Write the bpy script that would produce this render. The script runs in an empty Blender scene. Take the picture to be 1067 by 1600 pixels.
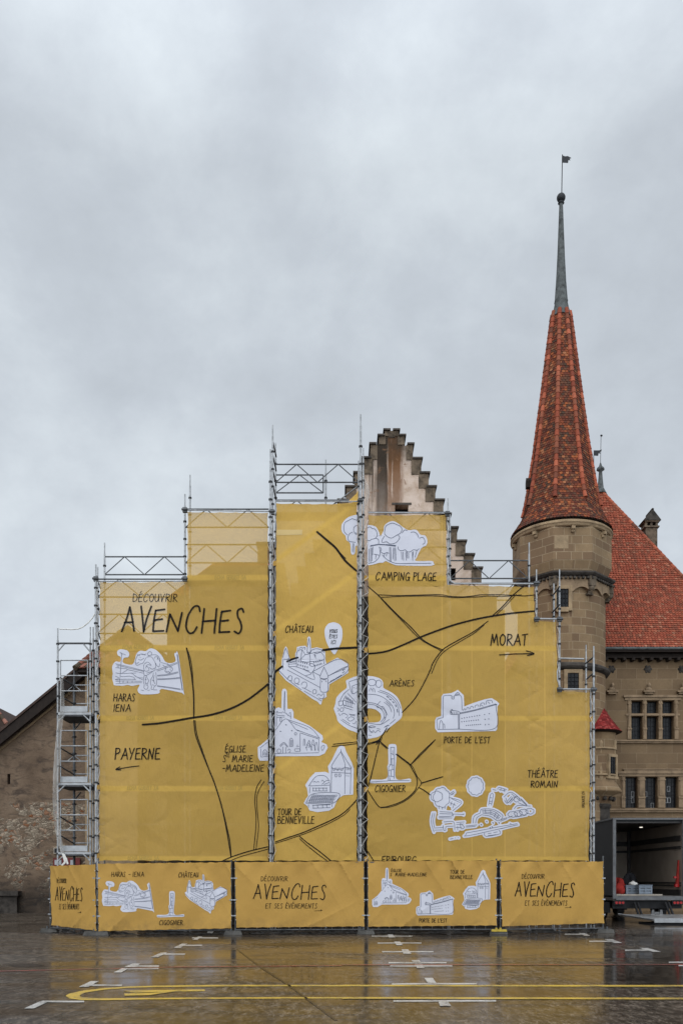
import bpy, math, random
from mathutils import Vector, Matrix, geometry
random.seed(7)
scene = bpy.context.scene
R = math.radians

# ------------------------------------------------------------------ camera
F = 1400.0          # focal length in photo pixels (photo is 1067 wide)
EYE = 1.6           # eye height
HOR = 1374.0        # horizon row of the photo
cam_d = bpy.data.cameras.new("camera")
cam = bpy.data.objects.new("camera", cam_d)
scene.collection.objects.link(cam)
cam.location = (0, 0, EYE)
cam.rotation_euler = (R(90), 0, 0)
cam_d.sensor_fit = 'HORIZONTAL'
cam_d.sensor_width = 24.0
cam_d.lens = F / 1067.0 * 24.0
cam_d.shift_y = (HOR - 800.0) / 1067.0
cam_d.clip_start = 0.1
cam_d.clip_end = 2000
scene.camera = cam

# ------------------------------------------------------------------ world: overcast sky
SUN_EL, SUN_AZ = R(48), R(205)
world = bpy.data.worlds.new("World")
scene.world = world
world.use_nodes = True
nt = world.node_tree
nt.nodes.clear()
def wn(t, **k):
    n = nt.nodes.new(t)
    for a, b in k.items():
        setattr(n, a, b)
    return n
def wl(a, b):
    nt.links.new(a, b)
tc = wn('ShaderNodeTexCoord')
sep = wn('ShaderNodeSeparateXYZ'); wl(tc.outputs['Generated'], sep.inputs[0])
mp = wn('ShaderNodeMapping'); mp.inputs['Scale'].default_value = (1.0, 1.0, 1.35); mp.inputs['Location'].default_value = (0.35, 0.1, 0.22)
wl(tc.outputs['Generated'], mp.inputs[0])
n1 = wn('ShaderNodeTexNoise'); n1.inputs['Scale'].default_value = 2.4; n1.inputs['Detail'].default_value = 9
n1.inputs['Roughness'].default_value = 0.52; n1.inputs['Distortion'].default_value = 0.15
wl(mp.outputs[0], n1.inputs['Vector'])
n2 = wn('ShaderNodeTexNoise'); n2.inputs['Scale'].default_value = 8.0; n2.inputs['Detail'].default_value = 8
n2.inputs['Roughness'].default_value = 0.62; n2.inputs['Distortion'].default_value = 0.1
wl(mp.outputs[0], n2.inputs['Vector'])
mx = wn('ShaderNodeMix', data_type='FLOAT'); mx.inputs[0].default_value = 0.30
wl(n1.outputs['Fac'], mx.inputs[2]); wl(n2.outputs['Fac'], mx.inputs[3])
cr = wn('ShaderNodeValToRGB')
cr.color_ramp.elements[0].position = 0.34; cr.color_ramp.elements[0].color = (0.405, 0.44, 0.482, 1)
cr.color_ramp.elements[1].position = 0.64; cr.color_ramp.elements[1].color = (0.635, 0.69, 0.735, 1)
e = cr.color_ramp.elements.new(0.5); e.color = (0.505, 0.55, 0.60, 1)
wl(mx.outputs[0], cr.inputs[0])
# sky gain raised overhead and behind the viewer, added to light the walls
def wmath(op, a, b=None, clamp=False):
    m = wn('ShaderNodeMath', operation=op); m.use_clamp = clamp
    for i, v in enumerate((a, b)):
        if v is None: continue
        if isinstance(v, (int, float)): m.inputs[i].default_value = v
        else: wl(v, m.inputs[i])
    return m.outputs[0]
def wramp(val, stops):
    r = wn('ShaderNodeValToRGB')
    els = r.color_ramp.elements
    els[0].position = stops[0][0]; els[0].color = (stops[0][1],) * 3 + (1,)
    els[1].position = stops[-1][0]; els[1].color = (stops[-1][1],) * 3 + (1,)
    for p, c in stops[1:-1]:
        q = els.new(p); q.color = (c,) * 3 + (1,)
    wl(val, r.inputs[0])
    return r.outputs[0]
# elevation profile: pale near the horizon, a heavier grey belt, pale again high up
prof = wramp(sep.outputs[2], [(0.0, 0.66), (0.13, 0.74), (0.24, 0.68), (0.37, 0.60), (0.46, 0.595), (0.58, 0.585), (0.72, 0.575), (1.0, 0.62)])
back = wmath('MULTIPLY', sep.outputs[1], -1.0)
back = wmath('ADD', back, 0.15, clamp=True)
gain_b = wmath('MULTIPLY', back, 2.2)
up = wmath('SUBTRACT', sep.outputs[2], 0.62, clamp=True)
gain_u = wmath('MULTIPLY', up, 3.2)
gain = wmath('ADD', wmath('ADD', gain_b, gain_u), 1.0)
gain = wmath('MULTIPLY', wmath('MULTIPLY', gain, prof), 2.0)
vm = wn('ShaderNodeVectorMath', operation='SCALE'); wl(cr.outputs[0], vm.inputs[0]); wl(gain, vm.inputs['Scale'])
sky = wn('ShaderNodeTexSky', sky_type='NISHITA'); sky.sun_disc = False
sky.sun_elevation = SUN_EL; sky.sun_rotation = SUN_AZ; sky.dust_density = 3
bg1 = wn('ShaderNodeBackground'); wl(sky.outputs[0], bg1.inputs[0]); bg1.inputs[1].default_value = 0.08
bg2 = wn('ShaderNodeBackground'); wl(vm.outputs[0], bg2.inputs[0]); bg2.inputs[1].default_value = 1.0
ms = wn('ShaderNodeMixShader'); ms.inputs[0].default_value = 0.93
wl(bg1.outputs[0], ms.inputs[1]); wl(bg2.outputs[0], ms.inputs[2])
wo = wn('ShaderNodeOutputWorld'); wl(ms.outputs[0], wo.inputs[0])

sun_d = bpy.data.lights.new("sun", 'SUN'); sun_d.energy = 0.5; sun_d.angle = R(40); sun_d.color = (1.0, 0.96, 0.9)
sun = bpy.data.objects.new("sun", sun_d); scene.collection.objects.link(sun)
sdir = Vector((math.sin(SUN_AZ) * math.cos(SUN_EL), math.cos(SUN_AZ) * math.cos(SUN_EL), math.sin(SUN_EL)))
sun.rotation_euler = sdir.to_track_quat('Z', 'Y').to_euler()

vs = scene.view_settings
vs.view_transform = 'Standard'; vs.look = 'None'; vs.gamma = 1.0; vs.exposure = 0.0; vs.use_curve_mapping = False
scene.cycles.max_bounces = 8
scene.cycles.transparent_max_bounces = 16

# ------------------------------------------------------------------ helpers
COL = scene.collection
ORG = {}
def at(px, py, Y):
    return Vector(((px - 533.5) / F * Y, Y, EYE + (HOR - py) / F * Y))
def gnd(px, py, z=0.0):
    Y = F * (EYE - z) / (py - HOR)
    return Vector(((px - 533.5) / F * Y, Y, z))
def tag(o, label=None, cat=None, group=None, kind=None):
    if label: o['label'] = label
    if cat: o['category'] = cat
    if group: o['group'] = group
    if kind: o['kind'] = kind
    return o
def thing(name, loc, label, cat, group=None, kind=None):
    o = bpy.data.objects.new(name, None); COL.objects.link(o)
    o.empty_display_size = 0.3
    o.location = loc; ORG[o.name] = Vector(loc)
    return tag(o, label, cat, group, kind)

class MB:
    def __init__(self):
        self.v = []; self.f = []; self.uv = []; self.mi = []; self.m = 0; self.sm = []
        self.smooth = False
    def face(self, pts, uv=None):
        b = len(self.v)
        self.v += [Vector(p) for p in pts]
        self.f.append(tuple(range(b, b + len(pts))))
        self.uv.append(uv if uv else [(0, 0)] * len(pts))
        self.mi.append(self.m); self.sm.append(self.smooth)
    def grid(self, rows, uvs=None, close=False):
        """rows: list of lists of points; shared vertices"""
        b = len(self.v); n = len(rows[0])
        for r in rows: self.v += [Vector(p) for p in r]
        for i in range(len(rows) - 1):
            for j in range(n if close else n - 1):
                k = (j + 1) % n
                self.f.append((b + i*n + j, b + i*n + k, b + (i+1)*n + k, b + (i+1)*n + j))
                if uvs:
                    if close and k == 0:
                        d = uvs[i][1][0] - uvs[i][0][0] if n > 1 else 1
                        u0, u1 = uvs[i][j], (uvs[i][j][0] + d, uvs[i][j][1])
                        u3, u2 = uvs[i+1][j], (uvs[i+1][j][0] + d, uvs[i+1][j][1])
                        self.uv.append([u0, u1, u2, u3])
                    else:
                        self.uv.append([uvs[i][j], uvs[i][k], uvs[i+1][k], uvs[i+1][j]])
                else: self.uv.append([(0, 0)] * 4)
                self.mi.append(self.m); self.sm.append(self.smooth)
    def box(self, c, s, rot=None, bev=0.0):
        c = Vector(c); hx, hy, hz = s[0]/2, s[1]/2, s[2]/2
        M = rot if rot is not None else Matrix.Identity(3)
        P = [c + M @ Vector((x*hx, y*hy, z*hz)) for x in (-1, 1) for y in (-1, 1) for z in (-1, 1)]
        U = {0: (s[1], s[2]), 1: (s[0], s[2]), 2: (s[0], s[1])}
        for (a, b_, c_, d), ax in (((0,1,3,2),0), ((4,6,7,5),0), ((0,4,5,1),1), ((2,3,7,6),1), ((0,2,6,4),2), ((1,5,7,3),2)):
            w, h = U[ax]
            self.face([P[a], P[b_], P[c_], P[d]], [(0, 0), (w, 0), (w, h), (0, h)])
    def bx(self, x0, x1, y0, y1, z0, z1):
        self.box(((x0+x1)/2, (y0+y1)/2, (z0+z1)/2), (abs(x1-x0), abs(y1-y0), abs(z1-z0)))
    def tube(self, p, q, r, n=8, r2=None, caps=True):
        p = Vector(p); q = Vector(q); d = q - p
        if d.length < 1e-6: return
        z = d.normalized(); a = Vector((0, 0, 1)) if abs(z.z) < 0.9 else Vector((1, 0, 0))
        x = z.cross(a).normalized(); y = z.cross(x)
        r2 = r if r2 is None else r2
        A = [p + (x*math.cos(2*math.pi*i/n) + y*math.sin(2*math.pi*i/n))*r for i in range(n)]
        B = [q + (x*math.cos(2*math.pi*i/n) + y*math.sin(2*math.pi*i/n))*r2 for i in range(n)]
        s = self.smooth; self.smooth = True
        self.grid([A, B], None, True)
        self.smooth = s
        if caps:
            self.face(A[::-1]); self.face(B)
    def path(self, pts, r, n=6):
        for a, b in zip(pts[:-1], pts[1:]): self.tube(a, b, r, n)
    def lathe(self, c, prof, n=32, octs=None, cap=True, uvs=True, a0=0.0):
        """prof: list of (r, z[, octness]); ring round c"""
        rows = []; U = []
        for pr in prof:
            r, z = pr[0], pr[1]; oc = pr[2] if len(pr) > 2 else 0
            row = []; u = []
            for i in range(n):
                a = 2*math.pi*i/n + a0
                b = ((a - a0 + math.pi/8) % (math.pi/4)) - math.pi/8   # flat facet centred on a0
                k = math.cos(math.pi/8) / math.cos(b)
                rr = r * ((1-oc) + oc*k)
                row.append(Vector((c[0] + rr*math.cos(a), c[1] + rr*math.sin(a), z)))
                u.append((a * prof[0][0], z))
            rows.append(row); U.append(u)
        self.grid(rows, U if uvs else None, True)
        if cap:
            self.face(rows[-1]); self.face(rows[0][::-1])
    def ball(self, c, r, n=12, m=8, sq=(1, 1, 1)):
        s = self.smooth; self.smooth = True
        rows = []
        for i in range(m + 1):
            t = math.pi * i / m
            rr = max(1e-4, math.sin(t)) * r
            rows.append([Vector((c[0] + rr*math.cos(2*math.pi*j/n)*sq[0], c[1] + rr*math.sin(2*math.pi*j/n)*sq[1], c[2] - r*math.cos(t)*sq[2])) for j in range(n)])
        self.grid(rows, None, True)
        self.smooth = s
    def prism(self, poly, d):
        """poly: list of points on a plane, d: extrusion vector"""
        d = Vector(d); A = [Vector(p) for p in poly]; B = [p + d for p in A]
        tri = geometry.tessellate_polygon([A])
        for t in tri:
            self.face([A[i] for i in t]); self.face([B[i] for i in t][::-1])
        n = len(A)
        for i in range(n):
            j = (i+1) % n
            self.face([A[i], A[j], B[j], B[i]])
    def build(self, name, mat, parent=None, label=None, fix=True):
        me = bpy.data.meshes.new(name)
        org = ORG.get(parent.name, Vector((0, 0, 0))) if parent else Vector((0, 0, 0))
        me.from_pydata([tuple(p - org) for p in self.v], [], self.f)
        mats = mat if isinstance(mat, (list, tuple)) else [mat]
        for m in mats: me.materials.append(m)
        uvl = me.uv_layers.new(name="UVMap")
        flat = []
        for u in self.uv:
            for a in u: flat += [a[0], a[1]]
        uvl.data.foreach_set('uv', flat)
        me.polygons.foreach_set('material_index', self.mi)
        me.polygons.foreach_set('use_smooth', self.sm)
        me.update()
        o = bpy.data.objects.new(name, me); COL.objects.link(o)
        if parent:
            o.parent = parent
        ORG[o.name] = org
        if label: o['label'] = label
        return o
    def solo(self, name, mat, label, cat, group=None, kind=None, base=None):
        """a top-level single-mesh thing whose origin is at its base"""
        xs = [p.x for p in self.v]; ys = [p.y for p in self.v]; zs = [p.z for p in self.v]
        o_ = Vector(((min(xs)+max(xs))/2, (min(ys)+max(ys))/2, min(zs))) if base is None else Vector(base)
        self.v = [p - o_ for p in self.v]
        ob = self.build(name, mat); ob.location = o_; ORG[ob.name] = o_
        return tag(ob, label, cat, group, kind)

# ------------------------------------------------------------------ materials
class NM:
    def __init__(self, name):
        self.m = bpy.data.materials.new(name); self.m.use_nodes = True
        self.t = self.m.node_tree; self.t.nodes.clear()
        self.out = self.n('ShaderNodeOutputMaterial')
    def n(self, t, **k):
        x = self.t.nodes.new(t)
        for a, b in k.items(): setattr(x, a, b)
        return x
    def l(self, a, b): self.t.links.new(a, b)
    def setv(self, sock, v):
        if hasattr(v, 'links') or isinstance(v, bpy.types.NodeSocket): self.l(v, sock)
        elif isinstance(v, (tuple, list)) and len(v) == 3 and sock.type == 'RGBA': sock.default_value = tuple(v) + (1,)
        else: sock.default_value = v
    def coord(self, which='Object', scale=(1,1,1), loc=(0,0,0), rot=(0,0,0)):
        c = self.n('ShaderNodeTexCoord'); m = self.n('ShaderNodeMapping')
        m.inputs['Scale'].default_value = scale; m.inputs['Location'].default_value = loc; m.inputs['Rotation'].default_value = rot
        self.l(c.outputs[which], m.inputs[0]); return m.outputs[0]
    def noise(self, vec, scale, detail=5, rough=0.55, dist=0.0):
        x = self.n('ShaderNodeTexNoise'); x.inputs['Scale'].default_value = scale; x.inputs['Detail'].default_value = detail
        x.inputs['Roughness'].default_value = rough; x.inputs['Distortion'].default_value = dist
        if vec is not None: self.l(vec, x.inputs['Vector'])
        return x.outputs['Fac']
    def ramp(self, fac, stops, interp='LINEAR'):
        x = self.n('ShaderNodeValToRGB'); x.color_ramp.interpolation = interp; els = x.color_ramp.elements
        def c4(c): return (c, c, c, 1) if isinstance(c, (int, float)) else tuple(c) + (1,)
        els[0].position = stops[0][0]; els[0].color = c4(stops[0][1])
        els[1].position = stops[-1][0]; els[1].color = c4(stops[-1][1])
        for p, c in stops[1:-1]:
            q = els.new(p); q.color = c4(c)
        self.l(fac, x.inputs[0]); return x.outputs[0]
    def mix(self, fac, a, b, blend='MIX'):
        x = self.n('ShaderNodeMix', data_type='RGBA', blend_type=blend)
        self.setv(x.inputs[0], fac); self.setv(x.inputs[6], a); self.setv(x.inputs[7], b)
        return x.outputs[2]
    def math(self, op, a, b=None, c=None, clamp=False):
        x = self.n('ShaderNodeMath', operation=op); x.use_clamp = clamp
        for i, v in enumerate((a, b, c)):
            if v is not None: self.setv(x.inputs[i], v)
        return x.outputs[0]
    def bump(self, h, strength=0.3, dist=0.02, normal=None):
        x = self.n('ShaderNodeBump'); x.inputs['Strength'].default_value = strength; x.inputs['Distance'].default_value = dist
        self.l(h, x.inputs['Height'])
        if normal is not None: self.l(normal, x.inputs['Normal'])
        return x.outputs[0]
    def pbr(self, color, rough=0.6, metal=0.0, normal=None, spec=0.5, **k):
        x = self.n('ShaderNodeBsdfPrincipled')
        self.setv(x.inputs['Base Color'], color); self.setv(x.inputs['Roughness'], rough); self.setv(x.inputs['Metallic'], metal)
        self.setv(x.inputs['Specular IOR Level'], spec)
        if normal is not None: self.l(normal, x.inputs['Normal'])
        for a, b in k.items(): self.setv(x.inputs[a], b)
        return x.outputs[0]
    def done(self, sh):
        self.l(sh, self.out.inputs[0]); return self.m

def simple(name, col, rough=0.6, metal=0.0, var=0.12, scale=6.0, spec=0.22):
    k = NM(name); v = k.coord('Object')
    n = k.noise(v, scale, 6, 0.6)
    lo = tuple(c*(1-var*1.6) for c in col); hi = tuple(min(1, c*(1+var)) for c in col)
    return k.done(k.pbr(k.ramp(n, [(0.3, lo), (0.7, hi)]), rough, metal, spec=spec))

M = {}
M['steel'] = simple('galvanised_steel', (0.32, 0.325, 0.33), 0.5, 0.4, 0.25, 9)
M['steel_dark'] = simple('weathered_steel', (0.085, 0.087, 0.09), 0.5, 0.5, 0.3, 9)
M['coupler'] = simple('dark_coupler_steel', (0.035, 0.035, 0.036), 0.5, 0.5, 0.3, 20)
M['alu'] = simple('aluminium', (0.30, 0.305, 0.31), 0.45, 0.4, 0.15, 5)
M['deck'] = simple('deck_board', (0.11, 0.11, 0.115), 0.7, 0.1, 0.3, 4)
M['cord'] = simple('white_cord', (0.6, 0.58, 0.54), 0.8, 0, 0.1, 10)
M['rubber'] = simple('black_rubber', (0.025, 0.025, 0.026), 0.7, 0, 0.2, 10)
M['iron'] = simple('dark_iron', (0.02, 0.021, 0.023), 0.5, 0.2, 0.2, 10)
M['paint_w'] = None

def weave_bump(k, v, s=1.0):
    a = k.noise(v, 0.9, 4, 0.5, 0.6)
    b = k.noise(k.coord('Object', (5.0, 1, 1.3), rot=(0, R(38), 0)), 1.0, 3, 0.5, 0.5)
    return k.math('ADD', k.math('MULTIPLY', a, 1.0), k.math('MULTIPLY', b, 0.35))

def mesh_cloth(name, col, band_col, transp, slope, period, phase, bandw, creases=(), soft=0.05):
    """open-weave scaffold tarpaulin: lets some of what is behind show through;
    doubled strips where two widths overlap"""
    k = NM(name); v = k.coord('Object')
    sp = k.n('ShaderNodeSeparateXYZ'); k.l(v, sp.inputs[0])
    s = k.math('ADD', sp.outputs[2], k.math('MULTIPLY', sp.outputs[0], -slope))
    s = k.math('ADD', s, phase)
    s = k.math('ADD', s, k.math('MULTIPLY', k.noise(v, 0.5, 2), 0.06))
    m = k.math('WRAP', s, period, 0.0)
    band = k.math('MULTIPLY', k.math('MULTIPLY', m, 1/soft, clamp=True), k.math('MULTIPLY', k.math('SUBTRACT', bandw, m), 1/soft, clamp=True))
    big = k.noise(v, 0.35, 4, 0.55)
    fine = k.noise(k.coord('Object', (1, 1, 14)), 6.0, 3, 0.6)
    fine2 = k.noise(k.coord('Object', (14, 1, 1)), 6.0, 3, 0.6)
    tone = k.math('ADD', k.math('MULTIPLY', fine, 0.5), k.math('MULTIPLY', fine2, 0.5))
    c0 = k.mix(k.ramp(big, [(0.3, 0.0), (0.7, 1.0)]), tuple(c*0.93 for c in col), tuple(c*1.05 for c in col))
    c0 = k.mix(k.ramp(tone, [(0.35, 0.0), (0.65, 0.5)]), c0, tuple(c*0.80 for c in col))
    for cx in creases:
        d = k.math('ABSOLUTE', k.math('SUBTRACT', sp.outputs[0], cx))
        c0 = k.mix(k.math('MULTIPLY', k.math('LESS_THAN', d, 0.018), 0.45), c0, tuple(min(1, c*1.3) for c in col))
    c = k.mix(band, c0, band_col)
    nb = k.bump(weave_bump(k, v), 0.8, 0.12)
    df = k.n('ShaderNodeBsdfDiffuse'); k.l(c, df.inputs[0]); k.l(nb, df.inputs['Normal'])
    tl = k.n('ShaderNodeBsdfTranslucent'); k.l(c, tl.inputs[0]); k.l(nb, tl.inputs['Normal'])
    m1 = k.n('ShaderNodeMixShader'); m1.inputs[0].default_value = 0.18
    k.l(df.outputs[0], m1.inputs[1]); k.l(tl.outputs[0], m1.inputs[2])
    tr = k.n('ShaderNodeBsdfTransparent')
    m2 = k.n('ShaderNodeMixShader')
    k.l(k.math('MULTIPLY', k.math('SUBTRACT', 1.0, band), transp), m2.inputs[0])
    k.l(m1.outputs[0], m2.inputs[1]); k.l(tr.outputs[0], m2.inputs[2])
    return k.done(m2.outputs[0])

def print_mat(name, col, transp):
    k = NM(name); v = k.coord('Object')
    n = k.noise(v, 1.2, 5, 0.6)
    c = k.ramp(n, [(0.3, tuple(x*0.92 for x in col)), (0.7, col)])
    nb = k.bump(weave_bump(k, v), 0.5, 0.05)
    df = k.n('ShaderNodeBsdfDiffuse'); k.l(c, df.inputs[0]); k.l(nb, df.inputs['Normal'])
    tr = k.n('ShaderNodeBsdfTransparent'); m = k.n('ShaderNodeMixShader'); m.inputs[0].default_value = transp
    k.l(df.outputs[0], m.inputs[1]); k.l(tr.outputs[0], m.inputs[2])
    return k.done(m.outputs[0])
YEL = (0.555, 0.348, 0.088); YELB = (0.51, 0.322, 0.078)
M['print_white'] = print_mat('printed_white', (0.53, 0.53, 0.585), 0.03)
M['print_ink'] = print_mat('printed_grey_line', (0.10, 0.11, 0.15), 0.0)
M['print_black'] = print_mat('printed_black', (0.012, 0.012, 0.013), 0.09)
M['print_faint'] = print_mat('printed_faint_brown', (0.40, 0.27, 0.075), 0.0)

def cover_mat():
    k = NM('fence_banner_fabric'); v = k.coord('Object')
    big = k.noise(v, 0.8, 4, 0.55)
    c = k.ramp(big, [(0.3, (0.40, 0.235, 0.065)), (0.7, (0.48, 0.285, 0.080))])
    fine = k.noise(v, 60, 2, 0.5)
    c = k.mix(k.math('MULTIPLY', fine, 0.18), c, (0.3, 0.18, 0.03))
    sp = k.n('ShaderNodeSeparateXYZ'); k.l(v, sp.inputs[0])      # road spray along the lower hem
    low = k.math('MULTIPLY', k.math('SUBTRACT', 0.42, sp.outputs[2]), 2.2, clamp=True)
    c = k.mix(k.math('MULTIPLY', k.math('MULTIPLY', low, k.ramp(k.noise(v, 5, 5, 0.7), [(0.4, 0.0), (0.7, 0.8)])), 0.7), c, (0.13, 0.09, 0.05))
    nb = k.bump(k.noise(k.coord('Object', (1.5, 1.5, 1), rot=(0, R(40), 0)), 3.5, 4, 0.5, 0.8), 0.4, 0.04)
    df = k.n('ShaderNodeBsdfDiffuse'); k.l(c, df.inputs[0]); k.l(nb, df.inputs['Normal'])
    tl = k.n('ShaderNodeBsdfTranslucent'); k.l(c, tl.inputs[0])
    m1 = k.n('ShaderNodeMixShader'); m1.inputs[0].default_value = 0.1
    k.l(df.outputs[0], m1.inputs[1]); k.l(tl.outputs[0], m1.inputs[2])
    return k.done(m1.outputs[0])
M['cover'] = cover_mat()

def asphalt():
    k = NM('wet_asphalt'); v = k.coord('Object')
    g = k.math('ADD', k.math('MULTIPLY', k.noise(v, 30, 4, 0.75), 0.42), k.math('MULTIPLY', k.noise(k.coord('Object', (1, 0.35, 1)), 9, 6, 0.82), 0.58)); big = k.noise(v, 0.22, 5, 0.55, 0.6); mid = k.noise(k.coord('Object', (0.5, 1.6, 1)), 0.9, 5, 0.6, 0.4)
    c = k.ramp(g, [(0.41, (0.006, 0.005, 0.004)), (0.5, (0.036, 0.028, 0.021)), (0.585, (0.20, 0.16, 0.124))])
    c = k.mix(k.ramp(big, [(0.42, 0.0), (0.62, 0.7)]), c, (0.018, 0.014, 0.011))
    sp = k.n('ShaderNodeSeparateXYZ'); k.l(v, sp.inputs[0])
    # the square drains towards its right-hand half: more standing water there
    wet = k.math('MULTIPLY', k.math('ADD', sp.outputs[0], 6.0), 0.0082, clamp=True)
    wet = k.math('MINIMUM', wet, 0.09)
    w = k.math('ADD', k.math('ADD', k.math('MULTIPLY', big, 0.6), k.math('MULTIPLY', mid, 0.4)), wet)
    rough = k.ramp(w, [(0.40, 0.40), (0.50, 0.26), (0.56, 0.16), (0.66, 0.09)])
    bs = k.ramp(w, [(0.40, 1.0), (0.50, 0.5), (0.57, 0.05)])
    h = k.math('MULTIPLY', k.math('ADD', g, k.math('MULTIPLY', k.noise(v, 14, 3, 0.6), 0.6)), bs)
    nb = k.bump(h, 0.25, 0.012)
    return k.done(k.pbr(c, rough, 0, nb, spec=0.15))
M['asphalt'] = asphalt()

def road_paint(name, col, wear=0.5):
    k = NM(name); v = k.coord('Object')
    g = k.noise(v, 30, 5, 0.7); b = k.noise(v, 2.5, 4, 0.6)
    f = k.math('ADD', k.math('MULTIPLY', g, 0.6), k.math('MULTIPLY', b, 0.5))
    c = k.mix(k.ramp(f, [(wear-0.06, 1.0), (wear+0.1, 0.0)]), col, (0.06, 0.055, 0.05))
    return k.done(k.pbr(c, 0.3, 0, k.bump(g, 0.2, 0.01)))
M['paint_w'] = road_paint('white_road_paint', (0.50, 0.48, 0.45), 0.48)
M['paint_y'] = road_paint('yellow_road_paint', (0.55, 0.36, 0.05), 0.47)
M['paint_r'] = road_paint('red_road_paint', (0.26, 0.05, 0.035), 0.5)
M['seam'] = simple('bitumen_seam', (0.012, 0.012, 0.012), 0.25, 0, 0.2, 3)

def ashlar(name, c1, c2, mortar, bw=0.62, bh=0.36, msize=0.016, dirt=0.4, use='UV'):
    k = NM(name); v = k.coord(use)
    br = k.n('ShaderNodeTexBrick'); br.offset = 0.5; br.squash = 1.25; br.squash_frequency = 3
    br.inputs['Scale'].default_value = 1.0; br.inputs['Mortar Size'].default_value = msize; br.inputs['Mortar Smooth'].default_value = 0.3
    br.inputs['Brick Width'].default_value = bw; br.inputs['Row Height'].default_value = bh; br.inputs['Bias'].default_value = -0.1
    k.setv(br.inputs['Color1'], c1); k.setv(br.inputs['Color2'], c2); k.setv(br.inputs['Mortar'], mortar)
    nz = k.noise(v, 3.0, 3, 0.5)
    dv = k.n('ShaderNodeVectorMath', operation='ADD'); k.l(v, dv.inputs[0])
    sc = k.n('ShaderNodeVectorMath', operation='SCALE'); sc.inputs['Scale'].default_value = 0.02
    nn = k.n('ShaderNodeTexNoise'); nn.inputs['Scale'].default_value = 2.0; k.l(v, nn.inputs['Vector'])
    k.l(nn.outputs['Color'], sc.inputs[0]); k.l(sc.outputs[0], dv.inputs[1]); k.l(dv.outputs[0], br.inputs['Vector'])
    ov = k.coord('Object')
    n1 = k.noise(ov, 1.1, 6, 0.6, 0.3); n2 = k.noise(ov, 9, 5, 0.65)
    c = k.mix(k.ramp(n1, [(0.35, dirt), (0.62, 0.0)]), br.outputs['Color'], tuple(x*0.45 for x in c1))
    c = k.mix(k.ramp(n2, [(0.35, 0.35), (0.6, 0.0)]), c, tuple(x*0.6 for x in c1))
    h = k.math('SUBTRACT', k.math('MULTIPLY', n2, 0.5), k.math('MULTIPLY', br.outputs['Fac'], 0.6))
    return k.done(k.pbr(c, 0.85, 0, k.bump(h, 0.5, 0.03), spec=0.25))
M['tower_stone'] = ashlar('tower_ashlar', (0.235, 0.158, 0.086), (0.12, 0.070, 0.040), (0.30, 0.225, 0.14))
M['palace_stone'] = ashlar('facade_ashlar', (0.18, 0.120, 0.066), (0.13, 0.083, 0.046), (0.24, 0.172, 0.105), 1.0, 0.52, 0.014, 0.35)
def plainstone(name, c, v_=0.3, sc=2.5):
    k = NM(name); v = k.coord('Object')
    n = k.noise(v, sc, 7, 0.65, 0.3); n2 = k.noise(v, sc*6, 4, 0.6)
    col = k.ramp(n, [(0.3, tuple(x*(1-v_*1.3) for x in c)), (0.5, c), (0.72, tuple(min(1, x*(1+v_)) for x in c))])
    return k.done(k.pbr(col, 0.88, 0, k.bump(n2, 0.45, 0.02), spec=0.25))
M['trim_stone'] = plainstone('dressed_stone', (0.215, 0.150, 0.092))
M['trim_pale'] = plainstone('pale_dressed_stone', (0.25, 0.178, 0.105))
M['soot_and_shade_stone'] = plainstone('soot_and_shade_stone', (0.045, 0.038, 0.032), 0.6, 3)
M['step_stone'] = plainstone('step_stone', (0.105, 0.077, 0.052), 0.75, 3.2)
M['cap_stone'] = plainstone('cap_stone', (0.06, 0.05, 0.042), 0.5, 4)

def gable_plaster():
    k = NM('stained_plaster'); v = k.coord('Object')
    sp = k.n('ShaderNodeSeparateXYZ'); k.l(v, sp.inputs[0])
    n = k.noise(v, 2.2, 7, 0.65, 0.2); n2 = k.noise(v, 11, 5, 0.65)
    c = k.ramp(n, [(0.28, (0.30, 0.20, 0.135)), (0.42, (0.42, 0.32, 0.25)), (0.6, (0.50, 0.395, 0.325)), (0.78, (0.56, 0.455, 0.385))])
    streak = k.noise(k.coord('Object', (5.0, 1, 0.28)), 1.6, 6, 0.62, 0.3)
    # the rain streaks under the top of the gable
    def col_mask(cx, w):
        d = k.math('DIVIDE', k.math('ABSOLUTE', k.math('SUBTRACT', sp.outputs[0], cx)), w)
        return k.math('SUBTRACT', 1.0, d, clamp=True)
    hz = k.ramp(k.math('MULTIPLY', k.math('SUBTRACT', sp.outputs[2], 13.2), 0.33, clamp=True), [(0.0, 0.45), (0.3, 0.75), (0.7, 1.0)])
    for cx, w, colr, g in ((0.10, 0.34, (0.14, 0.060, 0.022), 2.4), (-0.29, 0.20, (0.022, 0.015, 0.010), 5.0), (-0.62, 0.30, (0.05, 0.033, 0.022), 1.2)):
        m_ = k.math('MULTIPLY', k.math('MULTIPLY', col_mask(cx, w), g), k.ramp(streak, [(0.36, 0.1), (0.52, 1.0)]), clamp=True)
        c = k.mix(k.math('MULTIPLY', m_, hz, clamp=True), c, colr)
    top = k.math('MULTIPLY', k.math('SUBTRACT', sp.outputs[2], 14.85), 1.2, clamp=True)
    c = k.mix(k.math('MULTIPLY', top, k.ramp(n, [(0.25, 1.0), (0.7, 0.35)]), clamp=True), c, (0.035, 0.026, 0.018))
    spots = k.noise(v, 3.1, 6, 0.7, 0.8)
    c = k.mix(k.ramp(spots, [(0.56, 0.0), (0.66, 0.8)]), c, (0.16, 0.085, 0.045))
    return k.done(k.pbr(c, 0.9, 0, k.bump(n2, 0.5, 0.02), spec=0.2))
M['gable'] = gable_plaster()

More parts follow.
